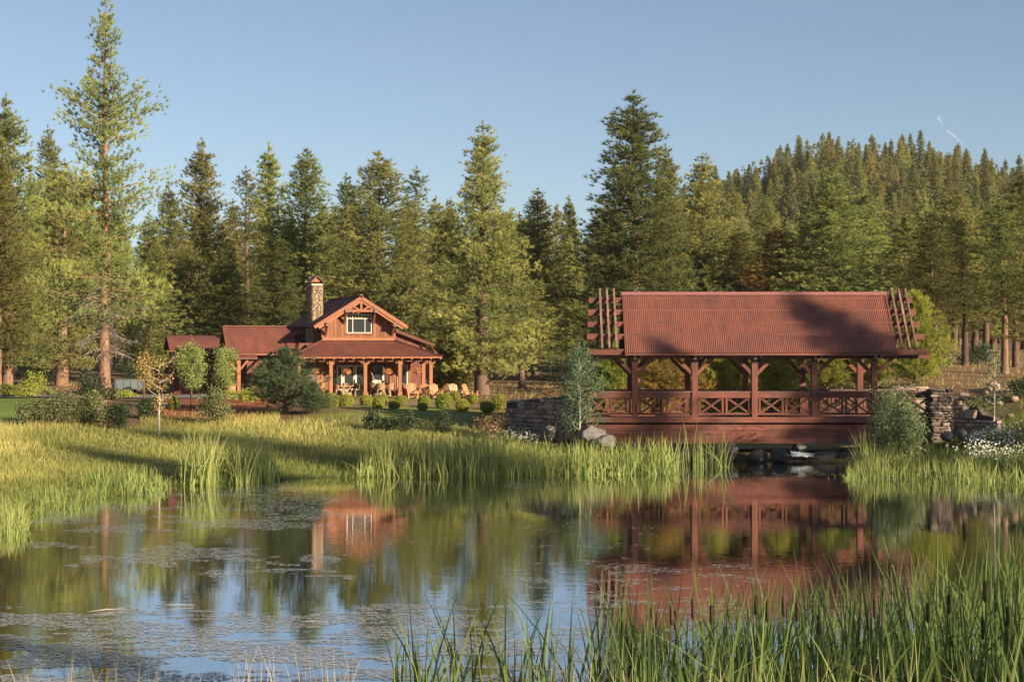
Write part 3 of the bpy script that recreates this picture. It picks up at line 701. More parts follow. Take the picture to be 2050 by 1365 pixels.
# lower shed roofs either side of the main body, set back
for s in (-1, 1):
    e = 6.0; zt, zb = 6.85, 5.55
    hp(corr((s * e, 2.3, zb), (s * e, BK + .2, zb), (-s * (e - 2.4), 0, zt - zb), None, .09, .01), 'shed_roof', 'roof')
    hp(MB().beam((s * (e + .04), 2.24, zb - .1), (s * 2.5, 2.24, zt - .1), .08, .22, (0, 0, 1)), 'shed_rake', 'board_dark')
    hp(MB().prism([(s * 2.5, 2.6, 4.9), (s * (e - .5), 2.6, 4.9), (s * (e - .5), 2.6, zb + .06), (s * 2.5, 2.6, zt - .12)], (0, .15, 0)), 'shed_wall', 'board_dark')
    hp(MB().box(s * (e - .6) - .08, s * (e - .6) + .08, 2.76, BK, 1.4, 5.5), 'shed_side_wall', 'board_dark')
    hp(MB().box(min(s * 3.7, s * (e - .5)), max(s * 3.7, s * (e - .5)), 2.61, 2.75, 1.4, 4.9), 'shed_front_wall', 'board_dark')
# chimney with stonework
ch = hp(MB().box(-3.02, -2.30, 1.24, 2.5, 4.5, 9.6), 'chimney', 'mortar')
def stonework(u0, u1, v0, v1, z0, z1, seed):
    r = np.random.default_rng(seed); V, T, C = [], [], []; n = 0
    def stone(a, b, c, d, e, f, t):
        nonlocal n
        P = np.array([(a, c, e), (b, c, e), (b, d, e), (a, d, e), (a, c, f), (b, c, f), (b, d, f), (a, d, f)]) + r.normal(0, .008, (8, 3))
        V.append(P); T.append(np.array([(0, 3, 2, 1), (4, 5, 6, 7), (0, 1, 5, 4), (1, 2, 6, 5), (2, 3, 7, 6), (3, 0, 4, 7)]) + n); C.append(np.full(8, t)); n += 8
    z = z0
    while z < z1:
        h = min(r.uniform(.06, .15), z1 - z + .001)
        for face in (0, 1, 2):
            s, L = 0, (u1 - u0) if face == 0 else (v1 - v0)
            while s < L - .01:
                w = min(r.uniform(.1, .34), L - s); pr = r.uniform(.03, .07); t = r.uniform(0, 1)
                if face == 0: stone(u0 + s, u0 + s + w * .95, v0 - pr, v0 + .02, z, z + h * .93, t)
                elif face == 1: stone(u0 - pr, u0 + .02, v0 + s, v0 + s + w * .95, z, z + h * .93, t)
                else: stone(u1 - .02, u1 + pr, v0 + s, v0 + s + w * .95, z, z + h * .93, t)
                s += w
        z += h
    return np.concatenate(V), np.concatenate(T), np.concatenate(C)
tag(link('stonework', npmesh('stonework', *stonework(-3.02, -2.30, 1.24, 2.5, 4.6, 9.62, 2)[:2], 'stonework', stonework(-3.02, -2.30, 1.24, 2.5, 4.6, 9.62, 2)[2]), ch), kind='stuff')
MB().box(-3.28, -3.03, 1.3, 2.45, 4.5, 6.6).build('chimney_shoulder', 'stone', ch)
MB().box(-3.04, -2.28, 1.22, 2.52, 9.63, 9.72).build('chimney_collar', 'trim', ch)
for uu in (-3.0, -2.35):
    for vv in (1.26, 2.42): MB().box(uu, uu + .05, vv, vv + .06, 9.72, 9.84).build('cap_leg', 'iron', ch)
cp = MB(); cu = -2.66
cp.prism([(cu - .52, 1.05, 9.80), (cu, 1.05, 10.30), (cu + .52, 1.05, 9.80), (cu + .44, 1.05, 9.80), (cu, 1.05, 10.22), (cu - .44, 1.05, 9.80)], (0, 1.62, 0)); cp.build('chimney_cap', 'roof', ch)
MB().prism([(cu - .38, 1.2, 9.85), (cu + .38, 1.2, 9.85), (cu, 1.2, 10.20)], (0, 1.3, 0)).build('cap_gable', 'wood_or', ch)
# left wing with entry porch, ridge along u
WL, WRr = -8.85, -4.0
hp(corr((WL, 1.0, 4.92), (WRr, 1.0, 4.92), (0, 2.25, 1.85), None, .09, .01), 'wing_roof', 'roof')
hp(corr((WL, 5.5, 4.92), (WRr, 5.5, 4.92), (0, -2.25, 1.85), None, .09, .01), 'wing_roof', 'roof')
hp(MB().beam((WL - .02, 3.25, 6.80), (WRr + .6, 3.25, 6.80), .2, .05), 'wing_ridge_cap', 'roofcap')
for s in (-1, 1): hp(MB().beam((WL - .03, 3.25 + s * 2.27, 4.80), (WL - .03, 3.25, 6.66), .07, .2, (0, 0, 1)), 'wing_rake', 'board_dark')
hp(MB().box(WL + .1, WRr, .98, 1.02, 4.78, 4.90), 'wing_fascia', 'wood_or')
hp(MB().box(-7.4, -4.25, 2.0, 2.15, 1.4, 5.6), 'wing_wall', 'board_dark')
hp(MB().prism([(-7.45, 1.6, 4.9), (-7.45, 4.9, 4.9), (-7.45, 3.25, 6.4)], (.12, 0, 0)), 'wing_gable', 'board_dark')
hp(MB().box(-7.45, -7.3, 2.16, 5.0, 1.4, 4.9), 'wing_side_wall', 'board_dark')
wr = hp(MB().prism([(WL + .05, .25, 4.52), (WL + .05, .25, 4.60), (WL + .05, 1.25, 4.95), (WL + .05, 1.25, 4.87)], (1.85, 0, 0)), 'entry_roof', 'roof')
for uu in (-8.2,):
    p = hp(MB().box(uu - .12, uu + .12, .42, .66, 1.5, 4.5), 'entry_post', 'wood_or')
    MB().beam((uu - .12, .54, 3.75), (uu - .72, .54, 4.45), .13, .14, (0, 1, 0)).build('brace', 'wood_or', p)
    MB().beam((uu + .12, .54, 3.85), (uu + .62, .54, 4.45), .13, .14, (0, 1, 0)).build('brace', 'wood_or', p)
dd = hp(MB().box(-6.4, -5.4, 1.93, 1.99, 1.75, 3.9), 'entry_door', 'board_dark'); MB().box(-6.2, -5.6, 1.9, 1.925, 2.7, 3.7).build('pane', 'glass', dd)
# garage wing far left, ridge along u
GL, GR_ = -12.1, -7.6
hp(corr((GL, 7.0, 5.15), (GR_, 7.0, 5.15), (0, 1.9, 1.0), None, .09, .01), 'garage_roof', 'roof')
hp(corr((GL, 10.8, 5.15), (GR_, 10.8, 5.15), (0, -1.9, 1.0), None, .09, .01), 'garage_roof', 'roof')
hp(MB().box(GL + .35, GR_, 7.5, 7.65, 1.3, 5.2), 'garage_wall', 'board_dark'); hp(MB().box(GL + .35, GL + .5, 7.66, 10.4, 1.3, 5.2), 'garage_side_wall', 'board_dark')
hp(MB().box(GL, GR_, 6.97, 7.01, 5.0, 5.13), 'garage_fascia', 'board_dark')
hp(MB().prism([(GL + .35, 7.2, 5.2), (GL + .35, 10.6, 5.2), (GL + .35, 8.9, 6.0)], (.12, 0, 0)), 'garage_gable', 'board_dark')
for k in range(2):
    a = GL + .7 + k * 1.9
    g = hp(MB().box(a, a + 1.6, 7.42, 7.49, 1.9, 3.9), 'garage_door', 'board'); 
    for q in range(3): MB().box(a + .05, a + 1.55, 7.395, 7.418, 2.0 + q * .64, 2.56 + q * .64).build('door_panel', 'board', g)

# ------------------------------------------------------------------ porch furniture and garden chairs
def wicker_chair(label, x, y, z, rz):
    t = empty('dining_chair', (x, y, z), rz); tag(t, label, 'chair', 'wicker chairs on the porch')
    MB().box(-.27, .27, -.26, .26, .42, .50).build('seat', 'wicker', t)
    mb = MB(); n = 8
    for k in range(n + 1):
        a = math.pi * k / n
        for rr in (.27, .31):
            for zz in (.45, .92 - .12 * abs(math.cos(a)) ** 2): mb.v.append((rr * math.cos(a), .02 + rr * math.sin(a), zz))
    for k in range(n):
        b = k * 4
        mb.f += [(b, b + 4, b + 5, b + 1), (b + 2, b + 3, b + 7, b + 6), (b + 1, b + 5, b + 7, b + 3), (b, b + 2, b + 6, b + 4)]
    mb.build('backrest', 'wicker', t)
    for sx in (-1, 1):
        for sy in (-1, 1): MB().beam((sx * .24, sy * .23, .43), (sx * .26, sy * .27, 0), .045, .045).build('leg', 'palewood', t)
    MB().box(-.23, .23, -.22, .2, .502, .55).build('cushion', 'cream', t)
    return t
def table(label, x, y, z, rz, w, dp, round_=False):
    t = empty('dining_table', (x, y, z), rz); tag(t, label, 'table', 'tables on the porch')
    if round_: MB().tube([(0, 0, .71), (0, 0, .75)], w / 2, 20).build('tabletop', 'teak', t)
    else: MB().box(-w / 2, w / 2, -dp / 2, dp / 2, .71, .75).build('tabletop', 'teak', t)
    for s in (-1, 1):
        MB().beam((-w * .35, s * dp * .3, 0), (w * .35, s * dp * .3 + .02, .71), .06, .06, (0, 1, 0)).build('leg', 'palewood', t)
        MB().beam((w * .35, s * dp * .3 - .065, 0), (-w * .35, s * dp * .3 - .065, .71), .06, .06, (0, 1, 0)).build('leg', 'palewood', t)
    return t
def adirondack(label, x, y, z, rz, mat):
    t = empty('adirondack_chair', (x, y, z), rz); tag(t, label, 'garden chair', 'slatted garden chairs around the porch')
    for k in range(5): MB().beam(((k - 2) * .105, .22, .30), ((k - 2) * .125, .55, 1.02 - .035 * abs(k - 2) ** 1.5), .095, .02, (0, 1, 0)).build('back_slat', mat, t)
    for k in range(5): MB().beam((-.27, -.32 + k * .125, .37 - k * .028), (.27, -.32 + k * .125, .37 - k * .028), .11, .02).build('seat_slat', mat, t)
    for s in (-1, 1):
        MB().box(s * .35 - .07, s * .35 + .07, -.42, .36, .54, .565).build('arm', mat, t)
        MB().box(s * .31 - .045, s * .31 + .045, -.34, -.28, 0, .538).build('leg', mat, t)
        MB().beam((s * .27, -.3, .30), (s * .27, .6, .04), .03, .11).build('leg', mat, t)
    return t
def onporch(px, v): # u for a given photo column at depth v
    return ((px - 718) / 28.97 + v * math.sin(HT)) / math.cos(HT)
def putp(px, v, z=FL): 
    w = h2w(onporch(px, v), v, z + .003); return w.x, w.y, w.z
table('pale square trestle table in front of the glazed doors', *putp(697, -1.35), HT, .95, .8)
table('round table heaped with chairs in the middle of the porch', *putp(766, -1.4), HT, 1.1, 1.1, True)
table('round table at the right end of the porch', *putp(838, -1.2), HT, 1.2, 1.2, True)
for px, v, rz, lab in ((684, -1.5, 90, 'wicker chair left of the square table'), (711, -1.3, -80, 'dark wicker chair just right of the square table'), (724, -1.7, -110, 'wicker chair beside the central porch post'),
    (697, -.7, 10, 'wicker chair behind the square table'), (752, -1.3, 80, 'wicker chair left of the middle round table'), (765, -2.0, 180, 'wicker chair with its back to the pond, before the middle table'),
    (783, -1.75, -150, 'wicker chair right of the middle round table'), (773, -.7, 0, 'wicker chair behind the middle round table'), (812, -1.2, 70, 'wicker chair at the left of the right-hand table'),
    (826, -1.9, 170, 'wicker chair with its back to the pond, at the right-hand table'), (846, -1.7, -140, 'wicker chair beside the right corner post'), (641, -1.7, 160, 'wicker chair at the left end of the porch')):
    x, y, z = putp(px, v); wicker_chair(lab, x, y, z, HT + R(rz))
for px, d, rz, mat, lab in ((640, 111.2, 170, 'teak', 'orange slatted chair by the left porch post'), (629, 109.0, 150, 'teak', 'slatted chair furthest left, behind the dark pine'), (825, 110.8, 185, 'teak', 'tilted teak garden chair before the third porch post'),
    (846, 111.8, 160, 'teak', 'teak garden chair between the two right porch posts'), (873, 111.4, 190, 'teak', 'teak garden chair in front of the right corner post'),
    (888, 114, 140, 'teak', 'pale garden chair behind the largest clipped shrub'), (913, 113, 195, 'palewood', 'cream garden chair standing alone right of the porch'), (942, 112, 225, 'teak', 'orange garden chair beside the big pine trunk')):
    x, y = PX(px, d), d; adirondack(lab, x, y, gz(x, y) + .01, R(rz - 180 + 12), mat)
for px, lab in ((641.5, 'hanging flower basket at the left end of the porch'), (703, 'hanging flower basket before the glazed doors'), (780, 'hanging flower basket before the lit cedar boards'), (838, 'hanging flower basket by the right porch posts')):
    w = h2w(onporch(px, -2.5), -2.5, 0); t = empty('hanging_basket', (w.x, w.y, 3.62)); tag(t, lab, 'hanging basket', 'flower baskets under the porch eave')
    MB().tube([(0, 0, .12), (0, 0, .92)], .012, 5).build('chain', 'iron', t)
    MB().tube([(0, 0, -.14), (0, 0, -.02), (0, 0, .08)], [.1, .19, .21], 10).build('pot', 'terracotta', t)
    rr = np.random.default_rng(int(px)); C = rr.normal(0, 1, (260, 3)); C = unit(C) * rr.uniform(.1, .36, (260, 1)) * np.array([1, 1, .7]) + np.array([0, 0, .08])
    V, T_, c = leaves(C, .085, rr.uniform(0, 1, 260), rr); link('flowers', npmesh('flowers', V, T_, 'bloom', c), t)
# cream cushions with two crossed poles by the middle table
x, y, z = putp(757, -.9); t = empty('cushion_pile', (x, y, z), HT); tag(t, 'pile of cream cushions with two crossed poles by the middle table', 'cushions')
for s in (-1, 1):
    bm = bmesh.new(); bmesh.ops.create_icosphere(bm, subdivisions=2, radius=.26)
    for v_ in bm.verts: v_.co = Vector((v_.co.x * 1.0 + s * .2, v_.co.y * .7, v_.co.z * .62 + .98))
    me = bpy.data.meshes.new('cushion'); bm.to_mesh(me); bm.free(); me.materials.append(M['cream']); link('cushion', me, t)
    MB().beam((-s * .1, .02 * s, .0), (s * .42, .02 * s, 1.62), .03, .03).build('pole', 'palewood', t)
# planter by the entry
w = h2w(-8.75, .3, 0); t = empty('planter', (w.x, w.y, gz(w.x, w.y))); tag(t, 'terracotta planter beside the entry post', 'planter')
MB().tube([(0, 0, 0), (0, 0, .3), (0, 0, .62)], [.22, .29, .33], 14).build('pot', 'terracotta', t, True)
rr = np.random.default_rng(5); C = rr.normal(0, .18, (200, 3)) * np.array([1, 1, .5]) + np.array([0, 0, .7]); V, T_, c = leaves(C, .1, rr.uniform(0, 1, 200), rr); link('plant', npmesh('plant', V, T_, 'leaf_lime', c), t)
# low trailer seen past the trunk at left
tx, ty = PX(258, 116), 116.0; tk = empty('utility_trailer', (tx, ty, gz(tx, ty)), R(4)); tag(tk, 'pale grey utility trailer parked behind shrubs right of the tallest trunk', 'trailer')
MB().prism([(-.85, -.7, .42), (.95, -.7, .42), (1.0, -.7, 1.06), (-.85, -.7, 1.04)], (0, 1.4, 0)).build('body', 'silver', tk)
for k in range(4): MB().box(-.75 + k * .5, -.70 + k * .5, -.735, -.702, .45, 1.02).build('rib', 'silver', tk)
MB().box(-.88, 1.03, -.73, .73, 1.062, 1.10).build('top_rail', 'silver', tk)
MB().box(-1.9, -.87, -.5, .5, .42, .72).build('tool_box', 'silver', tk)
MB().beam((-2.6, 0, .4), (-.86, 0, .4), .08, .08).build('tow_bar', 'iron', tk)
for sx in (-1, 1): MB().tube([(.1, sx * .72, .31), (.1, sx * .88, .31)], .31, 16).build('wheel', 'rubber', tk)
# rolled pale green liner lying on the mulch
x, y = PX(345, 95), 95.0; lz = gz(x, y)
t = MB(); 
for k in range(4): t.tube([(-.75 + .1 * k, -.1 * k, .06 + .04 * (k % 2)), (-.1, -.1 * k + .08, .12), (.7 - .08 * k, -.1 * k, .10)], .055, 6)
o = t.build('liner_roll', 'hose', None, True, (x, y, lz)); tag(o, 'pale green rolled liner lying on red mulch by the clipped shrub', 'liner')

# ------------------------------------------------------------------ pines
def pine_meshes(name, seed, H, Rm, base, prof, spacing=.5, per=4, dens=4.2, nb=12, nl=.36, nw=.055, tr=.38, sag=.25, dead=0, mat='needle', bark='bark', gap=.25, lim=True):
    r = np.random.default_rng(seed); tb = MB(); n = 14
    wob = np.cumsum(r.normal(0, .05, (n + 1, 2)), 0) * (H / 28)
    pts = [(wob[k, 0], wob[k, 1], H * k / n * .985) for k in range(n + 1)]
    tb.tube([(0, 0, -.6)] + pts, [tr * 1.35] + [max(.03, tr * (1.12 if k == 0 else 1) * (1 - (k / n) ** 1.15)) for k in range(n + 1)], 9)
    def trunk_at(z):
        t = np.clip(z / H * n, 0, n - 1e-3); k = int(t); f = t - k
        return np.array([wob[k, 0] * (1 - f) + wob[k + 1, 0] * f, wob[k, 1] * (1 - f) + wob[k + 1, 1] * f, z])
    lb = MB(); db = MB(); C, D, K = [], [], []; z = H * base; a0 = r.uniform(0, 6.28)
    lobes = r.uniform(0, 6.28, 5)
    while z < H * .985:
        t = (z - H * base) / (H * (1 - base)); L0 = Rm * prof(t)
        for b in range(per if t < .93 else 3):
            a0 += 2.4 + r.normal(0, .35); a = a0
            if r.random() < gap * .4: continue
            L = max(.18, L0 * r.uniform(.72, 1.15) * (1 + .18 * math.sin(2 * a + lobes[0] + t * 7)))
            up = .5 * t ** 1.5 + .08 - sag * (1 - t) + r.normal(0, .08)
            o = trunk_at(z + r.uniform(-.16, .16)); dr = np.array([math.cos(a), math.sin(a), 0])
            ps = []
            for k in range(6):
                s = k / 5; ps.append(o + dr * L * s * math.cos(up * .6) + np.array([0, 0, L * (s * up * .75 + .20 * s * s)]) + r.normal(0, .03 * L * s, 3))
            if lim: lb.tube(ps, [max(.012, .021 * L ** .7 * (1 - k / 5.5)) for k in range(6)], 4, False)
            m = max(4, int(L * dens * 1.2 * r.uniform(.8, 1.2))); ss = r.uniform(.04, 1.05, m) ** .8
            ps = np.array(ps); kk = np.clip((ss * 5).astype(int), 0, 4); f = (np.clip(ss, 0, 1.02) * 5 - kk)[:, None]
            c = ps[kk] * (1 - f) + ps[kk + 1] * f
            wid = .14 * L * (1.15 - .6 * ss)[:, None] + .1
            c = c + r.normal(0, 1, (m, 3)) * wid * np.array([1, 1, .55]) + np.array([0, 0, .08])
            C.append(c); D.append(np.tile(dr * .8 + np.array([0, 0, .75]), (m, 1))); K.append(np.full(m, r.uniform(.15, .75)) + .25 * (ss - .6))
        z += spacing * (.62 + .42 * (1 - t)) * r.uniform(.8, 1.2)
    # leader
    C.append(np.array([[wob[-1, 0], wob[-1, 1], H * q] for q in (.965, .98, .995, 1.0)])); D.append(np.tile([0, 0, 1.], (4, 1))); K.append(np.full(4, .5))
    for q in range(dead):                                  # bare dead limbs below and inside the crown
        z = H * r.uniform(base * .55, base * 1.5); a = r.uniform(0, 6.28); L = r.uniform(.8, Rm * .75); o = trunk_at(z); dr = np.array([math.cos(a), math.sin(a), 0])
        ps = [o + dr * L * s - np.array([0, 0, L * .25 * s * s]) + r.normal(0, .05, 3) * s for s in (0, .35, .7, 1)]
        db.tube(ps, [.04, .03, .022, .01], 4, False)
        for _ in range(7):
            s = r.uniform(.3, 1); p = o + dr * L * s - np.array([0, 0, L * .25 * s * s]); e = p + np.array([r.normal(0, .4), r.normal(0, .4), -r.uniform(.1, .8)]); m_ = (p + e) / 2 + r.normal(0, .1, 3)
            db.tube([p, m_, e], [.018, .014, .006], 3, False)
    C, D, K = np.concatenate(C), np.concatenate(D), np.concatenate(K)
    V, T_, c = tufts(C, D, nb, nl, nw, .75, K, r)
    out = {'trunk': tb.mesh('trunk', bark, True), 'crown': npmesh('crown', V, T_, mat, c)}
    if lim: out['limbs'] = lb.mesh('limbs', bark)
    if dead: out['dead_limbs'] = db.mesh('dead_limbs', 'deadwood')
    out['H'] = H; out['R'] = Rm
    return out
cone = lambda p: (lambda t: (1 - t) ** p * (.72 + .28 * min(1, t * 6)) + .01)
rnd = lambda t: (max(0, 1 - t ** 1.6)) ** .85 * (.65 + .35 * min(1, t * 3)) + .02
VAR = {
 'full':  pine_meshes('full', 1, 28, 5.4, .10, cone(.80), .72, 9, 6.2, 15, tr=.5),
 'full2': pine_meshes('full2', 2, 28, 5.6, .09, cone(.74), .74, 9, 6.0, 15, tr=.68),
 'slim':  pine_meshes('slim', 3, 26, 4.0, .10, cone(.75), .72, 8, 7.0, 15),
 'slim2': pine_meshes('slim2', 4, 26, 4.0, .16, cone(.68), .78, 8, 6.6, 15, gap=.4),
 'sparse': pine_meshes('sparse', 5, 26, 3.8, .2, cone(.6), .95, 7, 6.0, 15, gap=.6),
 'round': pine_meshes('round', 6, 26, 5.4, .18, rnd, .8, 9, 5.6, 15, sag=.1),
 'round2': pine_meshes('round2', 8, 26, 4.8, .22, rnd, .8, 9, 5.6, 15, sag=.05),
 'high':  pine_meshes('high', 9, 26, 4.2, .34, cone(.6), .8, 8, 6.0, 15),
 'spire': pine_meshes('spire', 11, 21, 3.2, .04, cone(.9), .85, 8, 4.6, 9, .46, .1, mat='needle_far', lim=False),
 'spire2': pine_meshes('spire2', 12, 21, 3.6, .06, cone(.8), .85, 8, 4.4, 9, .46, .1, mat='needle_far', lim=False),
 'spire3': pine_meshes('spire3', 13, 21, 2.8, .04, cone(.8), .85, 8, 5.0, 9, .46, .1, mat='needle_far', lim=False),
 'big':   pine_meshes('big', 14, 30, 5.6, .20, lambda t: (1.15 - .85 * t) * (.8 + .3 * math.sin(t * 23)) * (1 - t ** 5) + .02, .78, 7, 6.6, 18, .34, .046, .55, .28, 80, bark='bark_lit', gap=.75),
 'young': pine_meshes('young', 15, 5.5, 1.75, .05, lambda t: (1 - t ** 1.6) * .9 + .06, .2, 5, 11, 16, .3, .03, .09, -.1, mat='needle_bright'),
 'young2': pine_meshes('young2', 16, 5.5, 2.2, .04, lambda t: (1 - t ** 2.2) * .9 + .06, .22, 5, 10, 16, .3, .03, .10, -.05, mat='needle_bright'),
 'shrubpine': pine_meshes('shrubpine', 17, 4.8, 2.2, .02, lambda t: (1 - t) ** .95 * 1.0 + .06, .3, 7, 11, 16, .24, .024, .10, -.6, mat='needle_blue'),
}
def pine(var, x, y, H, rad=None, label='', group=None, rz=None, name='pine_tree', crown_mat=None, bark=None, z=None):
    v = VAR[var]; o = empty(name, (x, y, gz(x, y) if z is None else z), random.uniform(0, 6.28) if rz is None else rz)
    sz = H / v['H']; sx = (rad / v['R']) if rad else sz; o.scale = (sx, sx, sz)
    for k in ('trunk', 'limbs', 'crown', 'dead_limbs'):
        if k in v:
            c = link(k, v[k], o)
            if k == 'crown' and crown_mat: c.material_slots[0].link = 'OBJECT'; c.material_slots[0].material = M[crown_mat]
            if k == 'trunk' and bark: c.material_slots[0].link = 'OBJECT'; c.material_slots[0].material = M[bark]
    tag(o, label, 'pine tree', group); return o
G1 = 'tall pines behind the house and bridge'
def pine_px(var, px, ytip, d, rpx, label, **kw):
    x = PX(px, d); H = PZ(ytip, d) - gz(x, d); return pine(var, x, d, H, 1.52 * rpx * d / F, label, G1, **kw)
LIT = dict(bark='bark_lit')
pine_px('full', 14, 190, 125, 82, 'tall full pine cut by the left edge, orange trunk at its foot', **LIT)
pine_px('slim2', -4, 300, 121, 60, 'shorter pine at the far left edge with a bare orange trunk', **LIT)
pine_px('slim2', 95, 252, 172, 46, 'narrow dark pine second from the left, tip above its neighbours')
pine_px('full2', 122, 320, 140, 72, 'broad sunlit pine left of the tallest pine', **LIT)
pine_px('slim', 62, 345, 180, 34, 'low slim pine between the left edge pine and its narrow neighbour')
pine_px('full', 170, 335, 158, 62, 'dense pine close behind the left side of the tallest pine')
pine_px('big', 208, -14, 107, 84, 'tallest pine of all, sparse crown, bare dead limbs, orange trunk', rz=.6, name='tall_pine')
pine_px('slim', 300, 430, 150, 52, 'olive pine close behind the right side of the tallest pine')
pine_px('slim', 338, 367, 170, 44, 'modest pine between the tallest pine and the pointed pine', **LIT)
pine_px('full', 402, 278, 188, 66, 'pointed full pine standing above the garage roof')
pine_px('sparse', 495, 335, 184, 44, 'thin sparse pine right of the pointed pine, sky showing through')
pine_px('slim', 538, 287, 196, 50, 'slender high pine left of the chimney')
pine_px('round2', 607, 298, 165, 66, 'dark round-topped pine directly behind the stone chimney')
pine_px('slim2', 690, 348, 188, 46, 'narrow pine right of the chimney, beside the broad dark pine')
pine_px('round', 755, 305, 156, 90, 'broad dark pine rising behind the gable peak')
pine_px('sparse', 830, 335, 178, 48, 'sparse pale pine right of the broad dark pine', **LIT)
pine_px('slim', 872, 393, 172, 44, 'low slim pine just left of the great full pine')
pine_px('full2', 965, 245, 124, 80, 'great full pine with thick trunk right of the porch', bark='bark')
pine_px('slim2', 1072, 378, 160, 56, 'dark bluish pine alone in the sky gap right of the great pine')
pine_px('slim', 1140, 392, 198, 34, 'small slim pine left of the highest bridge pine')
pine_px('spire2', 1116, 412, 205, 34, 'thin pointed pine left of the small slim pine')
pine_px('full', 1268, 183, 150, 118, 'huge full pine towering over the left end of the bridge roof')
pine_px('slim2', 1330, 290, 156, 50, 'second spire at the right shoulder of the huge pine')
pine_px('full2', 1402, 308, 174, 76, 'full pine above the bridge roof, left of the hill')
pine_px('slim', 1480, 455, 170, 58, 'lower olive pine above the middle left of the bridge roof')
pine_px('round2', 1560, 455, 163, 64, 'pine with a rusty brown dying top above the bridge roof', crown_mat='needle_rust')
pine_px('full', 1665, 330, 160, 86, 'tall lit pine above the middle of the bridge roof')
pine_px('full2', 1735, 372, 178, 74, 'broad pine above the right part of the bridge roof')
pine_px('slim', 1812, 420, 165, 64, 'olive pine above the right end of the bridge roof')
pine_px('round2', 1905, 378, 124, 64, 'dark tall pine with a long bare trunk right of the bridge')
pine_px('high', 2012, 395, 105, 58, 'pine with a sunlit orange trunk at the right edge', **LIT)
pine_px('high', 1975, 425, 128, 56, 'pine with a grey brown trunk left of the orange one')
pine_px('slim2', 2052, 345, 150, 56, 'pine cut by the right edge of the picture')
pine_px('slim', 1850, 470, 135, 44, 'shaded pine between the pergola end and the dark tall pine')
for px_, yt_, d_, var_, lab_ in ((1872, 440, 112, 'high', 'shaded pine with a thin dark trunk nearest the pergola end'), (1932, 420, 116, 'high', 'dark pine standing just right of the tall dark trunk'), (1952, 450, 138, 'slim2', 'pine with a thin trunk between the dark and the orange trunks'),
    (2034, 380, 112, 'high', 'pine with a shaded trunk right behind the orange trunk'), (1888, 430, 145, 'slim', 'far shaded pine seen between the right-hand trunks'), (2065, 420, 100, 'round2', 'pine at the right edge whose boughs hang into the picture'), (1992, 440, 150, 'slim', 'far pine between the grey brown and the orange trunks')):
    pine_px(var_, px_, yt_, d_, 52, lab_)
pine_px('round2', 1048, 560, 138, 60, 'low shaded pine right of the thick trunk, by the wall')
pine_px('slim', 560, 470, 150, 52, 'low pine filling in left of the chimney')
pine_px('round', 880, 520, 150, 60, 'low shaded pine behind the right eave of the porch')
pine_px('slim2', 450, 480, 165, 50, 'low pine behind the entry wing roof')
# young bright pines behind the bridge and beside it
for px, yt, d, rpx, var, lab, cm in ((1832, 588, 93, 62, 'young2', 'bright bushy young pine right of the pergola end', None), (1325, 668, 97, 74, 'young2', 'young pine turning orange, framed by the first bridge bay', 'needle_rust'),
    (1432, 650, 101, 52, 'young', 'bright young pine framed by the second bridge bay', None), (1560, 660, 99, 60, 'young2', 'bright young pine framed by the third bridge bay', None),
    (1655, 655, 104, 54, 'young', 'young pine framed by the fourth bridge bay', None), (1225, 660, 103, 50, 'young', 'young pine behind the left end of the bridge', None), (1740, 640, 97, 50, 'young', 'bright young pine behind the last bridge post', None),
    (1490, 690, 108, 40, 'young', 'small young pine behind the third bridge post', None), (900, 660, 127, 52, 'young2', 'bright young pine left of the thick trunk', None)):
    x = PX(px, d); g = gz(x, d); pine(var, x, d, PZ(yt, d) - g, rpx * d / F, lab, 'young pines by the bridge', crown_mat=cm, name='young_pine')
pine('shrubpine', PX(572, 90), 90, PZ(697, 90) - gz(PX(572, 90), 90), 2.5, 'dark blue-green bushy pine in front of the lodge entry', None, .4, 'bushy_pine')
pine('shrubpine', PX(628, 88), 88, PZ(765, 88) - gz(PX(628, 88), 88), 1.1, 'small dark pine at the right foot of the bushy pine', None, 1.4, 'bushy_pine')
# forest belt between the named pines and the hill
r = np.random.default_rng(33); pts = []
for k in range(4000):
    if len(pts) >= 105: break
    d = r.uniform(165, 330); px = r.uniform(-60, 2110)
    if any((PX(px, d) - a) ** 2 + (d - b) ** 2 < 36 for a, b in pts): continue
    pts.append((PX(px, d), d)); yt = r.uniform(395, 480) if px < 1340 else r.uniform(375, 500)
    if 980 < px < 1180: yt = max(yt, 425)
    H = PZ(yt, d) - gz(PX(px, d), d); H = min(H, 29)
    pine(['slim', 'slim2', 'full', 'round2', 'spire2', 'full2', 'high'][int(r.integers(7))], PX(px, d), d, H, H * r.uniform(.17, .22), 'pine in the crowded forest belt, half hidden behind nearer pines', 'pines of the forest belt')
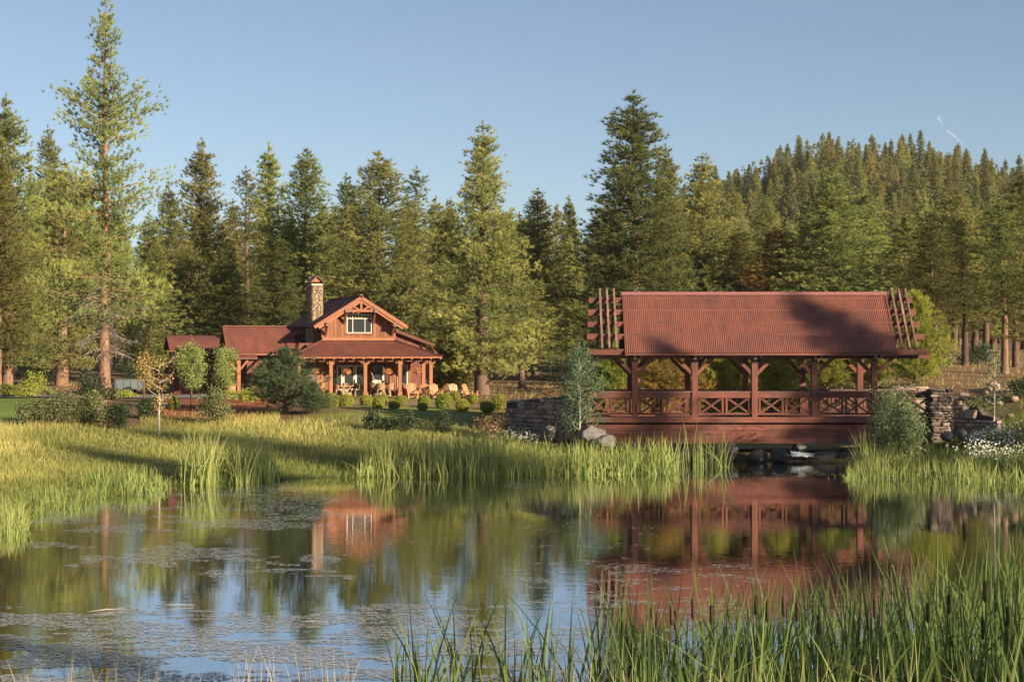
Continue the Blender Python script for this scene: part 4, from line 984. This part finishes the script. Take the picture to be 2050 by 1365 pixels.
# hillside: the conifers that show, one by one, and a wood of smaller ones behind and between them
pts = []
def hill_spot(mind, dlo, dhi):
    d = r.uniform(dlo, dhi); x = PX(r.uniform(1300, 2090), d)
    if any((x - a) ** 2 + (d - b) ** 2 < mind ** 2 for a, b in pts): return None
    if PZ(560, d) > gz(x, d) + 16: return None
    pts.append((x, d)); return x, d
for k in range(30000):
    if len(pts) >= 292: break
    q = hill_spot(5.2, 420, 600)
    if q is None: continue
    H = r.uniform(13, 18) if r.random() < .7 else r.uniform(17, 22)
    pine(['spire', 'spire2', 'spire3', 'spire'][int(r.integers(4))], q[0], q[1], H, H * r.uniform(.17, .23), 'conifer on the distant wooded hillside', 'conifers covering the far hill', name='hillside_conifer')
W = []; 
def small_spire(x, y, z, H):
    n = 70; t = r.random(n) ** .8; a = r.uniform(0, 6.28, n); rad = H * .19 * (1 - t) ** .7 * r.uniform(.5, 1, n)
    return np.stack([x + rad * np.cos(a), y + rad * np.sin(a), z + H * (.08 + .92 * t)], 1), np.stack([np.cos(a), np.sin(a), np.full(n, .7)], 1)
for k in range(9000):
    if len(W) >= 800: break
    q = hill_spot(2.8, 430, 640)
    if q is None: continue
    W.append(small_spire(q[0], q[1], gz(*q), r.uniform(9, 17)))
Cw = np.concatenate([w[0] for w in W]); Dw = np.concatenate([w[1] for w in W])
V, T_, c = tufts(Cw, Dw, 6, .75, .3, .7, r.uniform(.1, .8, len(Cw)), r)
tag(link('hillside_wood', npmesh('hillside_wood', V, T_, 'needle_far', c)), 'dense mass of smaller conifers filling the far hillside', 'wood', None, 'stuff')
# pines on the near right shore, outside the picture, that shade the pond and the bridge
for k, (x, y, H, var) in enumerate([(38, 63.5, 16, 'sparse'), (33, 60.5, 15.5, 'slim2'), (30, 47, 20, 'round'), (27, 41, 18, 'round2'),
        (36, 35, 22, 'sparse'), (30, 2, 14, 'full'), (43, 60, 18, 'slim2')]):
    pine(var, x, y, H, None, 'pine on the near right shore beyond the right edge of the picture', 'pines on the near right shore', z=max(gz(x, y), 1.0))

# ------------------------------------------------------------------ broadleaf trees and shrubs
def leafy(name, label, cat, x, y, H, rad, trunk_h, n, size, mat, seed, shape='egg', trunk_r=.06, bark='bark', lean=0, branches=14, group=None, crown_lo=None):
    r = np.random.default_rng(seed); o = empty(name, (x, y, gz(x, y))); tag(o, label, cat, group)
    mb = MB(); tf = .5 if shape == 'vase' else .86; mb.tube([(0, 0, -.3), (0, 0, trunk_h), (lean + .05, 0.03, (trunk_h + H * tf) / 2), (lean, 0, max(H * tf, trunk_h * 1.1))], [trunk_r * 1.2, trunk_r, trunk_r * .5, .008], 7); mb.build('trunk', bark, o, True)
    lo = trunk_h * .9 if crown_lo is None else crown_lo; bb = MB(); C = []; K = []
    for k in range(branches):
        t = (k + r.uniform(0, 1)) / branches; z0 = lo + (H - lo) * t * .75; a = k * 2.4 + r.normal(0, .3)
        pr = {'egg': math.sin(math.pi * (t * .8 + .18)) ** .8, 'column': .75 + .25 * math.sin(math.pi * t) - .6 * t ** 4, 'vase': .35 + .65 * t, 'dome': (1 - t ** 2) ** .5 + .1}[shape]
        L = rad * pr * r.uniform(.6, 1.22); up = L * r.uniform(.6, 1.1) if shape != 'dome' else L * .4
        p0 = np.array([lean * t, 0, z0]); p1 = p0 + np.array([math.cos(a) * L, math.sin(a) * L, up]); pm = (p0 + p1) / 2 + np.array([math.cos(a) * L * .15, math.sin(a) * L * .15, -up * .12])
        bb.tube([p0, pm, p1], [trunk_r * .4, trunk_r * .28, .006], 4, False)
        m = n // branches; s = r.uniform(.25, 1.05, m)[:, None]
        c = np.where(s < .5, p0 + (pm - p0) * s * 2, pm + (p1 - pm) * (s - .5) * 2) + r.normal(0, 1, (m, 3)) * (rad * .19)
        C.append(c); K.append(np.full(m, r.uniform(.25, .75)))
    bb.build('branches', bark, o)
    C = np.concatenate(C); K = np.concatenate(K); C[:, 2] = np.clip(C[:, 2], .05, H * 1.02)
    V, T_, c = leaves(C, size, K, r); link('crown', npmesh('crown', V, T_, mat, c), o); return o
def lx(px, d): return PX(px, d), d
def tree_px(name, label, px, ytop, d, rpx, trunk_px, n, size, mat, seed, **kw):
    x = PX(px, d); g = gz(x, d); H = PZ(ytop, d) - g; return leafy(name, label, 'tree', x, d, H, rpx * d / F, trunk_px * d / F, n, size, mat, seed, **kw)
tree_px('young_maple', 'thin young tree with pale trunk and yellow orange leaves', 318, 688, 81, 38, 50, 430, .105, 'leaf_maple', 1, shape='vase', trunk_r=.06, bark='palebark', branches=15)
tree_px('round_tree', 'bright green round-headed young tree before the garage', 383, 672, 92, 31, 50, 6500, .09, 'leaf_green', 2, trunk_r=.06, branches=26)
tree_px('round_tree', 'second bright green young tree, left of the entry post', 450, 680, 98, 26, 36, 5000, .09, 'leaf_green', 3, trunk_r=.06, branches=24)
tree_px('young_aspen', 'slim grey-green aspen in front of the left end of the bridge', 1160, 650, 79, 44, 40, 6500, .09, 'leaf_aspen', 4, shape='column', trunk_r=.055, bark='palebark', branches=30)
tree_px('young_aspen', 'sparse young aspen standing in front of the right wing wall', 1990, 660, 78, 30, 30, 1100, .085, 'leaf_aspen', 5, shape='column', trunk_r=.04, bark='palebark', branches=24)
tree_px('autumn_tree', 'small tree with dull orange leaves behind the thin young tree', 288, 700, 104, 26, 30, 500, .12, 'leaf_maple', 6, trunk_r=.05, branches=12)
def shrub(label, px, ytop, ybot, d, rpx, n, size, mat, seed, name='shrub', cat='shrub', shape='dome', group=None):
    x = PX(px, d); H = (ybot - ytop) * d / F; rr = rpx * d / F
    r = np.random.default_rng(seed); z = gz(x, d); H = max(PZ(ytop, d) - z, H * .7); o = empty(name, (x, d, z)); tag(o, label, cat, group)
    sb = MB()
    for k in range(9):
        a = r.uniform(0, 6.28); q = r.uniform(.3, .8); sb.tube([(0, 0, -.15), (math.cos(a) * rr * q * .5, math.sin(a) * rr * q * .5, H * .5), (math.cos(a) * rr * q, math.sin(a) * rr * q, H * r.uniform(.6, .95))], [.03, .02, .006], 4, False)
    sb.build('stems', 'bark', o)
    nc = 26; cc = unit(r.normal(0, 1, (nc, 3))) * r.uniform(.35, .92, (nc, 1)); n = int(n * 1.5); k = r.integers(0, nc, n)
    C = cc[k] + r.normal(0, .20, (n, 3)); C = C * np.array([rr, rr, H * .52]) + np.array([0, 0, H * .47]); C[:, 2] = np.clip(C[:, 2], .03, H * 1.08)
    if shape == 'spray': C[:, 2] = C[:, 2] * (.7 + .5 * r.random(n))
    V, T_, c = leaves(C, size, r.uniform(.1, .8, nc)[k], r, 0, .35 if shape == 'spray' else .6); link('foliage', npmesh('foliage', V, T_, mat, c), o); return o
for a in (
 ('big tangled olive shrub bank left, in front of the tallest pine', 130, 775, 858, 84, 62, 3600, .10, 'leaf_shrub', 1),
 ('tangled shrub at the left end of the shrub bank by the lawn', 62, 800, 856, 83, 34, 1700, .10, 'leaf_shrub', 2),
 ('grey green shrub at the right end of the shrub bank', 180, 785, 858, 85, 36, 1900, .10, 'leaf_shrub', 21),
 ('dark round shrub between the shrub bank and the thin young tree', 238, 800, 862, 83, 32, 2000, .09, 'leaf_dark', 3),
 ('pale dry shrub right under the tallest pine trunk', 212, 800, 850, 86, 18, 800, .09, 'leaf_dry', 4),
 ('dark leafy shrub behind the thin young tree trunk', 300, 790, 842, 88, 28, 1500, .10, 'leaf_dark', 5),
 ('leafy shrub below the first bright green tree', 432, 775, 845, 86, 34, 2000, .10, 'leaf_shrub', 6),
 ('tall dark shrub leaning on the tallest pine trunk', 182, 735, 815, 100, 26, 1500, .11, 'leaf_dark', 7),
 ('lime green bush on the drive edge under the left pines', 66, 740, 796, 117, 24, 1300, .13, 'leaf_lime', 8),
 ('bright lime shrub at the left edge by the drive', 16, 768, 806, 115, 18, 800, .13, 'leaf_lime', 9),
 ('low lime hedge along the far side of the drive', 40, 775, 802, 115, 40, 1500, .12, 'leaf_lime', 10),
 ('small pale green shrub right of the lime hedge', 97, 775, 796, 117, 11, 450, .12, 'leaf_green', 11),
 ('yellow green bush in front of the parked truck', 248, 782, 806, 110, 22, 900, .12, 'leaf_lime', 12),
 ('low dark bush left of the parked truck', 222, 775, 812, 106, 20, 900, .11, 'leaf_shrub', 13),
 ('lime shrub at the foot of the entry post', 496, 785, 826, 101, 26, 1300, .10, 'leaf_lime', 14),
 ('yellow green shrub left of the entry planter', 458, 780, 812, 104, 20, 900, .10, 'leaf_lime', 15),
 ('dark spiky shrub in the grass below the leftmost clipped balls', 745, 822, 852, 82, 18, 700, .10, 'leaf_dark', 16),
 ('low dark shrub in the grass below the middle clipped balls', 778, 826, 852, 82, 22, 900, .09, 'leaf_dark', 17),
 ('dark blue green shrub below the right clipped balls', 815, 818, 850, 82, 22, 1000, .09, 'leaf_dark', 18),
 ('darkest round shrub in the grass left of the stone wall', 888, 818, 853, 82, 22, 1100, .09, 'leaf_dark', 19),
 ('dry red brown brush at the left foot of the stone wall', 985, 822, 858, 81, 34, 900, .11, 'leaf_dry', 20),
 ('dark leafy shrub behind the right wing wall', 2042, 770, 830, 82, 26, 1300, .10, 'leaf_dark', 22),
 ('leafy shrub on top of the right wing wall', 1955, 790, 830, 80.5, 32, 1100, .09, 'leaf_shrub', 23),
 ('dry orange brush under the pines behind the stone wall', 1105, 765, 797, 112, 34, 700, .12, 'leaf_dry', 24),
 ('brown brush under the pines left of the drive', 150, 770, 800, 116, 34, 700, .12, 'leaf_dry', 25),
 ('dark undergrowth behind the parked truck', 270, 720, 790, 140, 44, 1400, .16, 'leaf_dark', 26),
 ('dark undergrowth behind the left pines', 80, 710, 780, 145, 60, 1700, .16, 'leaf_dark', 27),
 ('undergrowth right of the porch under the great pine', 905, 730, 790, 128, 34, 1400, .13, 'leaf_shrub', 28),
 ('dark undergrowth behind the stone wall and the slim aspen', 1130, 700, 785, 130, 50, 1600, .14, 'leaf_dark', 29),
 ('dark undergrowth between trunks at the far right', 1950, 690, 755, 118, 44, 1500, .13, 'leaf_dark', 30),
 ('shaded undergrowth behind the right end of the bridge', 1880, 700, 770, 112, 36, 1400, .13, 'leaf_shrub', 31)):
    shrub(*a)
shrub('large grey green willow bush in front of the bridge right end', 1793, 776, 905, 75, 60, 12000, .13, 'leaf_willow', 50, 'willow_bush', 'shrub', 'spray')
# clipped ball shrubs in front of the porch
BALLS = [(662, 817, 17, 91, 'clipped shrub below the left porch step, half behind the dark pine'), (693, 806, 14, 95, 'round clipped shrub left of the second porch post'), (733, 806, 12, 96, 'clipped ball below the central porch post'),
 (764, 801, 12, 98, 'clipped ball behind its twin right of the central post'), (758, 814, 12, 93, 'clipped ball in front of its twin right of the central post'), (802, 803, 12, 97, 'clipped ball behind another below the third porch post'),
 (789, 817, 11, 92, 'clipped ball in front of another below the third porch post'), (849, 805, 12, 97, 'clipped ball behind a smaller one under the corner post'), (846, 817, 10, 92, 'smaller clipped ball in front under the corner post'),
 (889, 806, 17, 95, 'largest yellow clipped shrub right of the porch'), (926, 812, 13, 93, 'clipped shrub right of the largest one'), (947, 799, 10, 99, 'small clipped ball before the orange garden chair'),
 (976, 814, 14, 92, 'clipped shrub left of the last one by the wall'), (999, 804, 14, 94, 'last clipped ball beside the stone wall'), (636, 806, 14, 94, 'clipped ball mostly hidden behind the dark pine'), (349, 811, 11, 93, 'upright clipped shrub on the mulch before the drive'), (912, 792, 9, 101, 'small clipped ball behind the largest shrub')]
rb_ = np.random.default_rng(3); BM_ = []
for q in range(3):
    C = unit(rb_.normal(0, 1, (2300, 3))) * rb_.uniform(.84, 1.02, (2300, 1)) * (1 + .05 * np.sin(np.arange(2300) % 7))[:, None]; C[:, 2] *= .95
    V, T_, c = leaves(C, .16, rb_.uniform(.1, .9, 2300), rb_); BM_.append(npmesh('foliage', V, T_, 'leaf_ball', c))
core = MB(); bm = bmesh.new(); bmesh.ops.create_icosphere(bm, subdivisions=2, radius=.74); cme = bpy.data.meshes.new('twig_core'); bm.to_mesh(cme); bm.free(); cme.materials.append(M['leaf_ball'])
for q, (px, py, rp, d, lab) in enumerate(BALLS):
    x = PX(px, d); rr = rp * d / F * 1.08; z = gz(x, d); o = empty('clipped_shrub', (x, d, z)); tag(o, lab, 'shrub', 'clipped ball shrubs before the porch')
    zc = max(PZ(py, d) - z, rr * .7); sv = 1.5 if px == 349 else 1.0
    for nm, me in (('foliage', BM_[q % 3]), ('twig_core', cme)):
        c = link(nm, me, o, (0, 0, zc)); c.scale = (rr, rr, rr * sv); c.rotation_euler = (0, 0, q * 1.3)
    MB().tube([(0, 0, -.1), (0, 0, zc)], .04, 5).build('stem', 'bark', o)

# ------------------------------------------------------------------ grasses, reeds, flowers, floating weed
r = np.random.default_rng(99)
def scatter(n, x0, x1, y0, y1): return np.stack([r.uniform(x0, x1, n), r.uniform(y0, y1, n)], 1)
def ongr(P, lift=-.03): return np.concatenate([P, (ground(P[:, 0], P[:, 1]) + lift)[:, None]], 1)
# bank meadow
P = scatter(290000, -34, 26, 44, 96); d = lake_sd(P[:, 0], P[:, 1]); pxp = 1025 + P[:, 0] * F / P[:, 1]
keep = (d > .0) & (pxp > -60) & (pxp < 2110)
lim = np.where(pxp < 280, 83.5, np.where(pxp < 560, 88.0, 84.0)); 
keep &= (P[:, 1] < lim + r.normal(0, 1.0, len(P))) & ~((P[:, 0] > 6.5) & (P[:, 0] < 15.5) & (P[:, 1] > 73))
keep &= ~((P[:, 0] > 3.0) & (P[:, 1] > 79.2))
P = P[keep]; d = d[keep]; nn = vnoise(P[:, 0] / 2.2, P[:, 1] / 2.2, 5); n2 = vnoise(P[:, 0] / 6 + 3, P[:, 1] / 6, 8)
dry = np.clip(sst(1.5, 8, d) * (.12 + .95 * nn * n2 * 1.6), 0, 1) * (1 - sst(12, 17, P[:, 0]) * .7) * (1 - .45 * sst(0, 4, P[:, 0]))
col = np.clip(dry * r.uniform(.5, 1.15, len(P)) + r.normal(.06, .08, len(P)), 0, 1)
h = r.uniform(.16, .46, len(P)) * (.55 + .9 * n2)
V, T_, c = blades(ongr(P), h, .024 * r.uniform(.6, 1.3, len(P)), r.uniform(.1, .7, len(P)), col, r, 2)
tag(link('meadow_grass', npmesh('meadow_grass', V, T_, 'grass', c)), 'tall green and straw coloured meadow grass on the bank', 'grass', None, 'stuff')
# forest floor and right bank dry grass
P = np.concatenate([scatter(2600, 17, 42, 80, 120), scatter(9000, -45, 42, 112, 150), scatter(4000, 4, 19, 86, 112)]); P = P[(lake_sd(P[:, 0], P[:, 1]) > 2)]
hw = np.array([HX, HY]); loc = (P - hw) @ np.array([[math.cos(HT), -math.sin(HT)], [math.sin(HT), math.cos(HT)]]); P = P[~((np.abs(loc[:, 0] + 3) < 9.8) & (loc[:, 1] > -3.2) & (loc[:, 1] < 12))]
P = P[~((P[:, 0] < -15) & (np.abs(P[:, 1] - 114) < 8))]
V, T_, c = blades(ongr(P), r.uniform(.12, .4, len(P)), .03, r.uniform(.1, .6, len(P)), r.uniform(.45, 1, len(P)), r, 2)
tag(link('dry_grass', npmesh('dry_grass', V, T_, 'grass', c)), 'short dry grass on the forest floor', 'grass', None, 'stuff')
# cattail reeds along the far shore, in beds
def reeds_px(beds, mat, name, label, wid, seg=3):
    parts = []
    for (pa, pb, d0, d1, n, h0, h1, c0, c1) in beds:
        w_ = pb - pa; px = r.uniform(pa, pb, n) + r.normal(0, .12 * w_, n); edge = np.clip(np.minimum(px - pa, pb - px) / (.3 * w_) + .75, .3, 1); dd = r.uniform(d0, d1, n) + r.normal(0, .5, n); x = (px - 1025) * dd / F; P = np.stack([x, dd], 1)
        cl = vnoise(px / 22, dd * 1.5, 4); k = r.random(n) < (.25 + cl); P, cl, edge = P[k], cl[k], edge[k]; m = len(P)
        z = np.maximum(ground(P[:, 0], P[:, 1]), -.3)
        lean = np.where(r.random(m) < .22, r.uniform(.45, 1.1, m), r.uniform(.04, .4, m))
        parts.append(blades(np.concatenate([P, z[:, None]], 1), edge * r.uniform(h0, h1, m) * (.55 + .6 * cl), wid * r.uniform(.7, 1.3, m), lean, np.clip(r.normal((c0 + c1) / 2, (c1 - c0) / 3, m), 0, 1), r, seg, 1.0))
    V, T_, c = join(parts); o = link(name, npmesh(name, V, T_, mat, c)); tag(o, label, 'reeds', None, 'stuff'); return o
reeds_px([(748, 1060, 70.0, 72.2, 2300, 1.1, 2.35, .3, 1.0), (1050, 1240, 71, 73.2, 900, .9, 1.8, .15, .8), (1225, 1350, 71.8, 74.5, 900, .9, 1.9, .1, .6), (1345, 1460, 74.5, 77.5, 130, 1.2, 2.5, .2, .7)],
    'reed', 'far_reeds', 'bed of green cattail reeds along the far shore left of the bridge', .045)
reeds_px([(365, 440, 65.5, 67.8, 420, 1.7, 2.7, .3, .9), (450, 548, 66.5, 69, 480, 1.6, 2.6, .25, .8), (160, 330, 61, 66, 700, .5, 1.0, .05, .45)], 'reed', 'shore_reeds', 'clump of tall cattail reeds on the grassy left shore', .046)
reeds_px([(1705, 1900, 68.5, 72.5, 1700, .7, 1.6, .05, .6), (1880, 2080, 67.2, 71.5, 1700, .7, 1.5, .05, .6), (1715, 1760, 71, 74, 260, 1.2, 2.1, .3, .9)], 'reed', 'right_reeds', 'green reeds and sedges on the right shore below the willow', .038)
reeds_px([(-40, 50, 47, 53, 900, .5, 1.0, .1, .8), (60, 200, 54, 60, 700, .3, .65, .05, .5)], 'reed', 'left_sedges', 'long grass overhanging the water at the left edge', .03)
# near reed bed, right foreground
def near_reeds():
    parts = []
    def bed(n, pa, pb, d0, d1, ytop0, ytop1, c0, c1, wid, pw=1.0):
        px = pa + (pb - pa) * r.random(n) ** pw; dd = r.uniform(d0, d1, n); x = (px - 1025) * dd / F; P = np.stack([x, dd], 1)
        z = np.maximum(ground(x, dd), -.25); f = (px - pa) / (pb - pa); yt = ytop0 + (ytop1 - ytop0) * f
        top = CH - (yt - 690) * dd / F; h = np.clip(top - z, .5, 3.2) * r.beta(2.3, 1.75, n) * 1.17
        lean = np.where(r.random(n) < .2, r.uniform(.4, 1.1, n), r.uniform(.03, .34, n))
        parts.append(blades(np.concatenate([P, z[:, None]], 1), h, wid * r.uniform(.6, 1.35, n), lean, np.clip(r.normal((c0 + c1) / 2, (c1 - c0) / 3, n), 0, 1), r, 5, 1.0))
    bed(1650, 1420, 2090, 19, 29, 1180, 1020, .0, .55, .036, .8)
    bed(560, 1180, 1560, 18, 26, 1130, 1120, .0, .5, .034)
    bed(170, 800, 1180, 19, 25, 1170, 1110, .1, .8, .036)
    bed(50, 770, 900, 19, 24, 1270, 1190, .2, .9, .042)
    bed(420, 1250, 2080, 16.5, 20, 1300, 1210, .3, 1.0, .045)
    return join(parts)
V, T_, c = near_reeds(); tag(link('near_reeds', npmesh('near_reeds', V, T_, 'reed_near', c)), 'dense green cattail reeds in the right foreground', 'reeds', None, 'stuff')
# dry stems at the bottom edge
parts = []
for n, pa, pb, d0, d1, yt in ((90, 470, 720, 21, 25, 1290), (70, 0, 470, 21, 25, 1325), (160, 1100, 2050, 17, 21, 1290)):
    px = r.uniform(pa, pb, n); dd = r.uniform(d0, d1, n); x = (px - 1025) * dd / F; z = np.maximum(ground(x, dd), -.1); top = CH - (yt + r.normal(10, 22, n) - 690) * dd / F
    P = np.stack([x, dd, z], 1); parts.append(blades(P, np.clip(top - z, .2, 3), .011, r.uniform(.05, .3, n), r.uniform(0, 1, n), r, 4))
    tip = P + np.array([0, 0, 1.]) * np.clip(top - z, .2, 3)[:, None]
n = 130; px = r.uniform(820, 2080, n); dd = r.uniform(18, 26, n); x = (px - 1025) * dd / F; z = np.maximum(ground(x, dd), -.1)
parts.append(blades(np.stack([x, dd, z], 1), r.uniform(.5, 1.7, n), .03, r.uniform(.3, 1.2, n), r.uniform(0, .8, n), r, 5))
V, T_, c = join(parts); tag(link('dry_stems', npmesh('dry_stems', V, T_, 'straw', c)), 'thin dry straw stems along the bottom edge', 'grass', None, 'stuff')
# cattail heads, one plant each
ORD = 'first second third fourth fifth sixth seventh eighth ninth tenth eleventh twelfth thirteenth fourteenth fifteenth sixteenth seventeenth last'.split()
for k, (px, py, d) in enumerate(sorted([(1313, 1235, 24), (1335, 1228, 24), (1359, 1240, 23), (1385, 1217, 24), (1418, 1228, 23), (1517, 1210, 24), (1542, 1222, 23), (1570, 1212, 25), (1594, 1222, 24), (1752, 1215, 24), (1863, 1225, 23), (1907, 1208, 24), (1975, 1182, 25), (2017, 1232, 23), (1640, 1250, 23), (1958, 1258, 22), (1343, 1290, 22), (1294, 1258, 22)])):
    x = PX(px, d); z0 = max(gz(x, d), -.2); zh = PZ(py, d); o = empty('cattail', (x, d, z0)); rr = random.Random(k)
    tag(o, '%s brown cattail head from the left in the foreground reeds' % ORD[k], 'cattail', 'cattails in the foreground reeds')
    d0_ = d; d = 18.6 + (k % 4) * .5; x = PX(px, d); z0 = max(gz(x, d), -.2); zh = PZ(py, d); o.location = (x, d, z0); h = zh - z0; dx = rr.uniform(-.06, .06)
    MB().tube([(0, 0, 0), (dx * .4, 0, h * .5), (dx, 0, h + .25)], [.008, .007, .004], 5).build('stem', 'reed_near', o)
    MB().tube([(dx, 0, h - .13), (dx, 0, h - .10), (dx, 0, h + .09), (dx, 0, h + .12)], [.006, .023, .022, .005], 8).build('head', 'cattail', o, True)
# daisies at the right
n = 520; px = np.concatenate([r.normal(1985, 34, n - 140), r.normal(1962, 12, 70), r.normal(2035, 18, 70)]); dd = r.uniform(70.5, 76.5, n)
x = (px - 1025) * dd / F; P = np.stack([x, dd], 1); z = ground(x, dd); h = r.uniform(.35, .75, n)
V1, T1, c1 = blades(np.concatenate([np.repeat(P, 3, 0) + r.normal(0, .08, (3 * n, 2)), np.repeat(z, 3)[:, None]], 1), np.repeat(h, 3), .02, r.uniform(.05, .3, 3 * n), r.uniform(0, .5, 3 * n), r, 2)
da = link('daisy_leaves', npmesh('daisy_leaves', V1, T1, 'reed', c1)); tag(da, 'green stems and leaves of the white daisies by the right wall', 'flowers', None, 'stuff')
V, T_ = [], []; q = 7
for k in range(n):
    cx, cy, cz = x[k], dd[k], z[k] + h[k] * .97; rad = r.uniform(.02, .042); tl = r.normal(0, .35, 2)
    a = np.arange(q) * 2 * np.pi / q; V.append(np.stack([cx + rad * np.cos(a), cy + rad * np.sin(a) * .6, cz + rad * np.sin(a) * .8 + tl[0] * rad * np.cos(a)], 1)); T_ += [(k * q, k * q + j, k * q + j + 1) for j in range(1, q - 1)]
V = np.concatenate(V); o = link('daisies', npmesh('daisies', V, np.array(T_), 'petal', r.uniform(0, 1, len(V)))); tag(o, 'patch of white daisies in front of the right wing wall', 'flowers', None, 'stuff')
# white umbels by the left stone wall
n = 90; px = r.normal(1040, 28, n); dd = r.uniform(79, 81, n); x = (px - 1025) * dd / F; z = ground(x, dd) + r.uniform(.35, .7, n)
C = np.repeat(np.stack([x, dd, z], 1), 6, 0) + r.normal(0, .04, (6 * n, 3)); V, T_, c = leaves(C, .05, r.uniform(0, 1, 6 * n), r); tag(link('white_umbels', npmesh('white_umbels', V, T_, 'petal', c)), 'small white wildflowers at the foot of the left wall', 'flowers', None, 'stuff')
# floating weed: thousands of small flat flakes in drifts
def weed():
    px, py = [], []
    def reg(n, x0, x1, y0, y1, thr, sx, sy, seed, edge=40):
        a = r.uniform(x0, x1, n); b = r.uniform(y0, y1, n)
        v = .6 * vnoise(a / sx, b / sy, seed) + .4 * vnoise(a / sx * 3, b / sy * 3, seed + 1)
        e = np.minimum(np.minimum(a - x0 + (x0 <= 0) * 999, x1 - a) / edge, np.minimum(b - y0, y1 - b + (y1 > 1360) * 999) / 14)
        k = v + .25 * np.clip(e, 0, 1) > thr + .28; px.append(a[k]); py.append(b[k])
    reg(23400, 40, 700, 958, 1070, .43, 110, 9, 1, 60)
    reg(6500, 520, 1250, 950, 985, .52, 120, 7, 2)
    reg(14300, 60, 760, 1085, 1160, .50, 110, 13, 3, 90)
    reg(39000, 0, 1080, 1205, 1380, .47, 130, 12, 4, 60)
    reg(9360, 980, 1560, 1115, 1240, .50, 90, 9, 5, 80)
    reg(4680, 1300, 2060, 935, 962, .44, 140, 6, 6)
    reg(6760, 1050, 1500, 1240, 1380, .52, 80, 14, 7)
    reg(2340, 700, 1350, 1000, 1110, .62, 90, 8, 8)
    px = np.concatenate(px); py = np.concatenate(py); d = CH * F / (py - 690); x = (px - 1025) * d / F
    k = lake_sd(x, d) < -.05; x, d = x[k], d[k]; n = len(x); q = 6
    a = np.arange(q)[None] * 2 * np.pi / q + r.uniform(0, 6, (n, 1)); rad = r.uniform(.006, .024, (n, 1)) * r.uniform(.6, 1.3, (n, q)); st = r.uniform(1.0, 3.5, (n, 1))
    V = np.stack([x[:, None] + rad * np.cos(a) * st, d[:, None] + rad * np.sin(a), np.full((n, q), .006) + r.uniform(0, .006, (n, 1))], -1).reshape(-1, 3)
    o = np.arange(n)[:, None] * q; T = np.concatenate([o + np.array([0, j, j + 1])[None] for j in range(1, q - 1)], 0)
    return V, T, np.repeat(r.uniform(0, 1, n), q)
V, T_, c = weed(); tag(link('floating_weed', npmesh('floating_weed', V, T_, 'weed', c)), 'grey drifts of floating pond weed on the water', 'pond weed', None, 'stuff')
# a few bits of driftwood on the weed
for px, py, L, a, lab in ((350, 1214, .8, .1, 'pale curved stick floating on the weed'), (213, 1224, .75, .5, 'thin pale stick floating left on the weed'), (620, 1248, .7, -.1, 'thin stick floating right on the weed')):
    d = CH * F / (py - 690); o = MB().tube([(-L / 2, 0, .02), (0, .03, .035), (L / 2, .02, .02)], [.008, .012, .004], 6).build('floating_stick', 'deadwood', None, True, (PX(px, d), d, .01)); o.rotation_euler = (0, 0, a); tag(o, lab, 'stick')
# contrail pieces high in the sky
def trailmat():
    m, t, out = nt('contrail_vapour'); v = t.nodes.new('ShaderNodeVolumePrincipled')
    v.inputs['Color'].default_value = (1, 1, 1, 1); v.inputs['Density'].default_value = .05; v.inputs['Anisotropy'].default_value = .0
    t.links.new(v.outputs[0], out.inputs['Volume']); return m
M['trail'] = trailmat()
for (xa, ya, xb, yb, w, lab) in ((1877, 233, 1887, 251, 9, 'short upper fragment of a white contrail in the sky'), (1892, 258, 1931, 291, 8, 'longer lower fragment of a white contrail in the sky')):
    d = 5000.0; a = Vector((PX(xa, d), d, PZ(ya, d))); b = Vector((PX(xb, d), d, PZ(yb, d))); mid = (a + b) / 2
    ps = [a.lerp(b, s) - mid for s in (0, .1, .3, .6, .85, 1)]; rr = [w * .15, w * .5, w * .6, w * .45, w * .35, .5]
    o = MB().tube(ps, rr, 10).build('contrail', M['trail'], None, True, mid); tag(o, lab, 'contrail')

# ------------------------------------------------------------------ thin evening haze
def hazemat():
    m, t, out = nt('haze_air'); v = t.nodes.new('ShaderNodeVolumePrincipled')
    v.inputs['Color'].default_value = (.86, .92, 1, 1); v.inputs['Density'].default_value = HAZE; v.inputs['Anisotropy'].default_value = .1
    t.links.new(v.outputs[0], out.inputs['Volume']); return m
HAZE = 0.00006
M['haze'] = hazemat()
tag(MB().box(-4600, 4600, -4200, 7600, -4, 100).build('haze', M['haze']), kind='stuff')
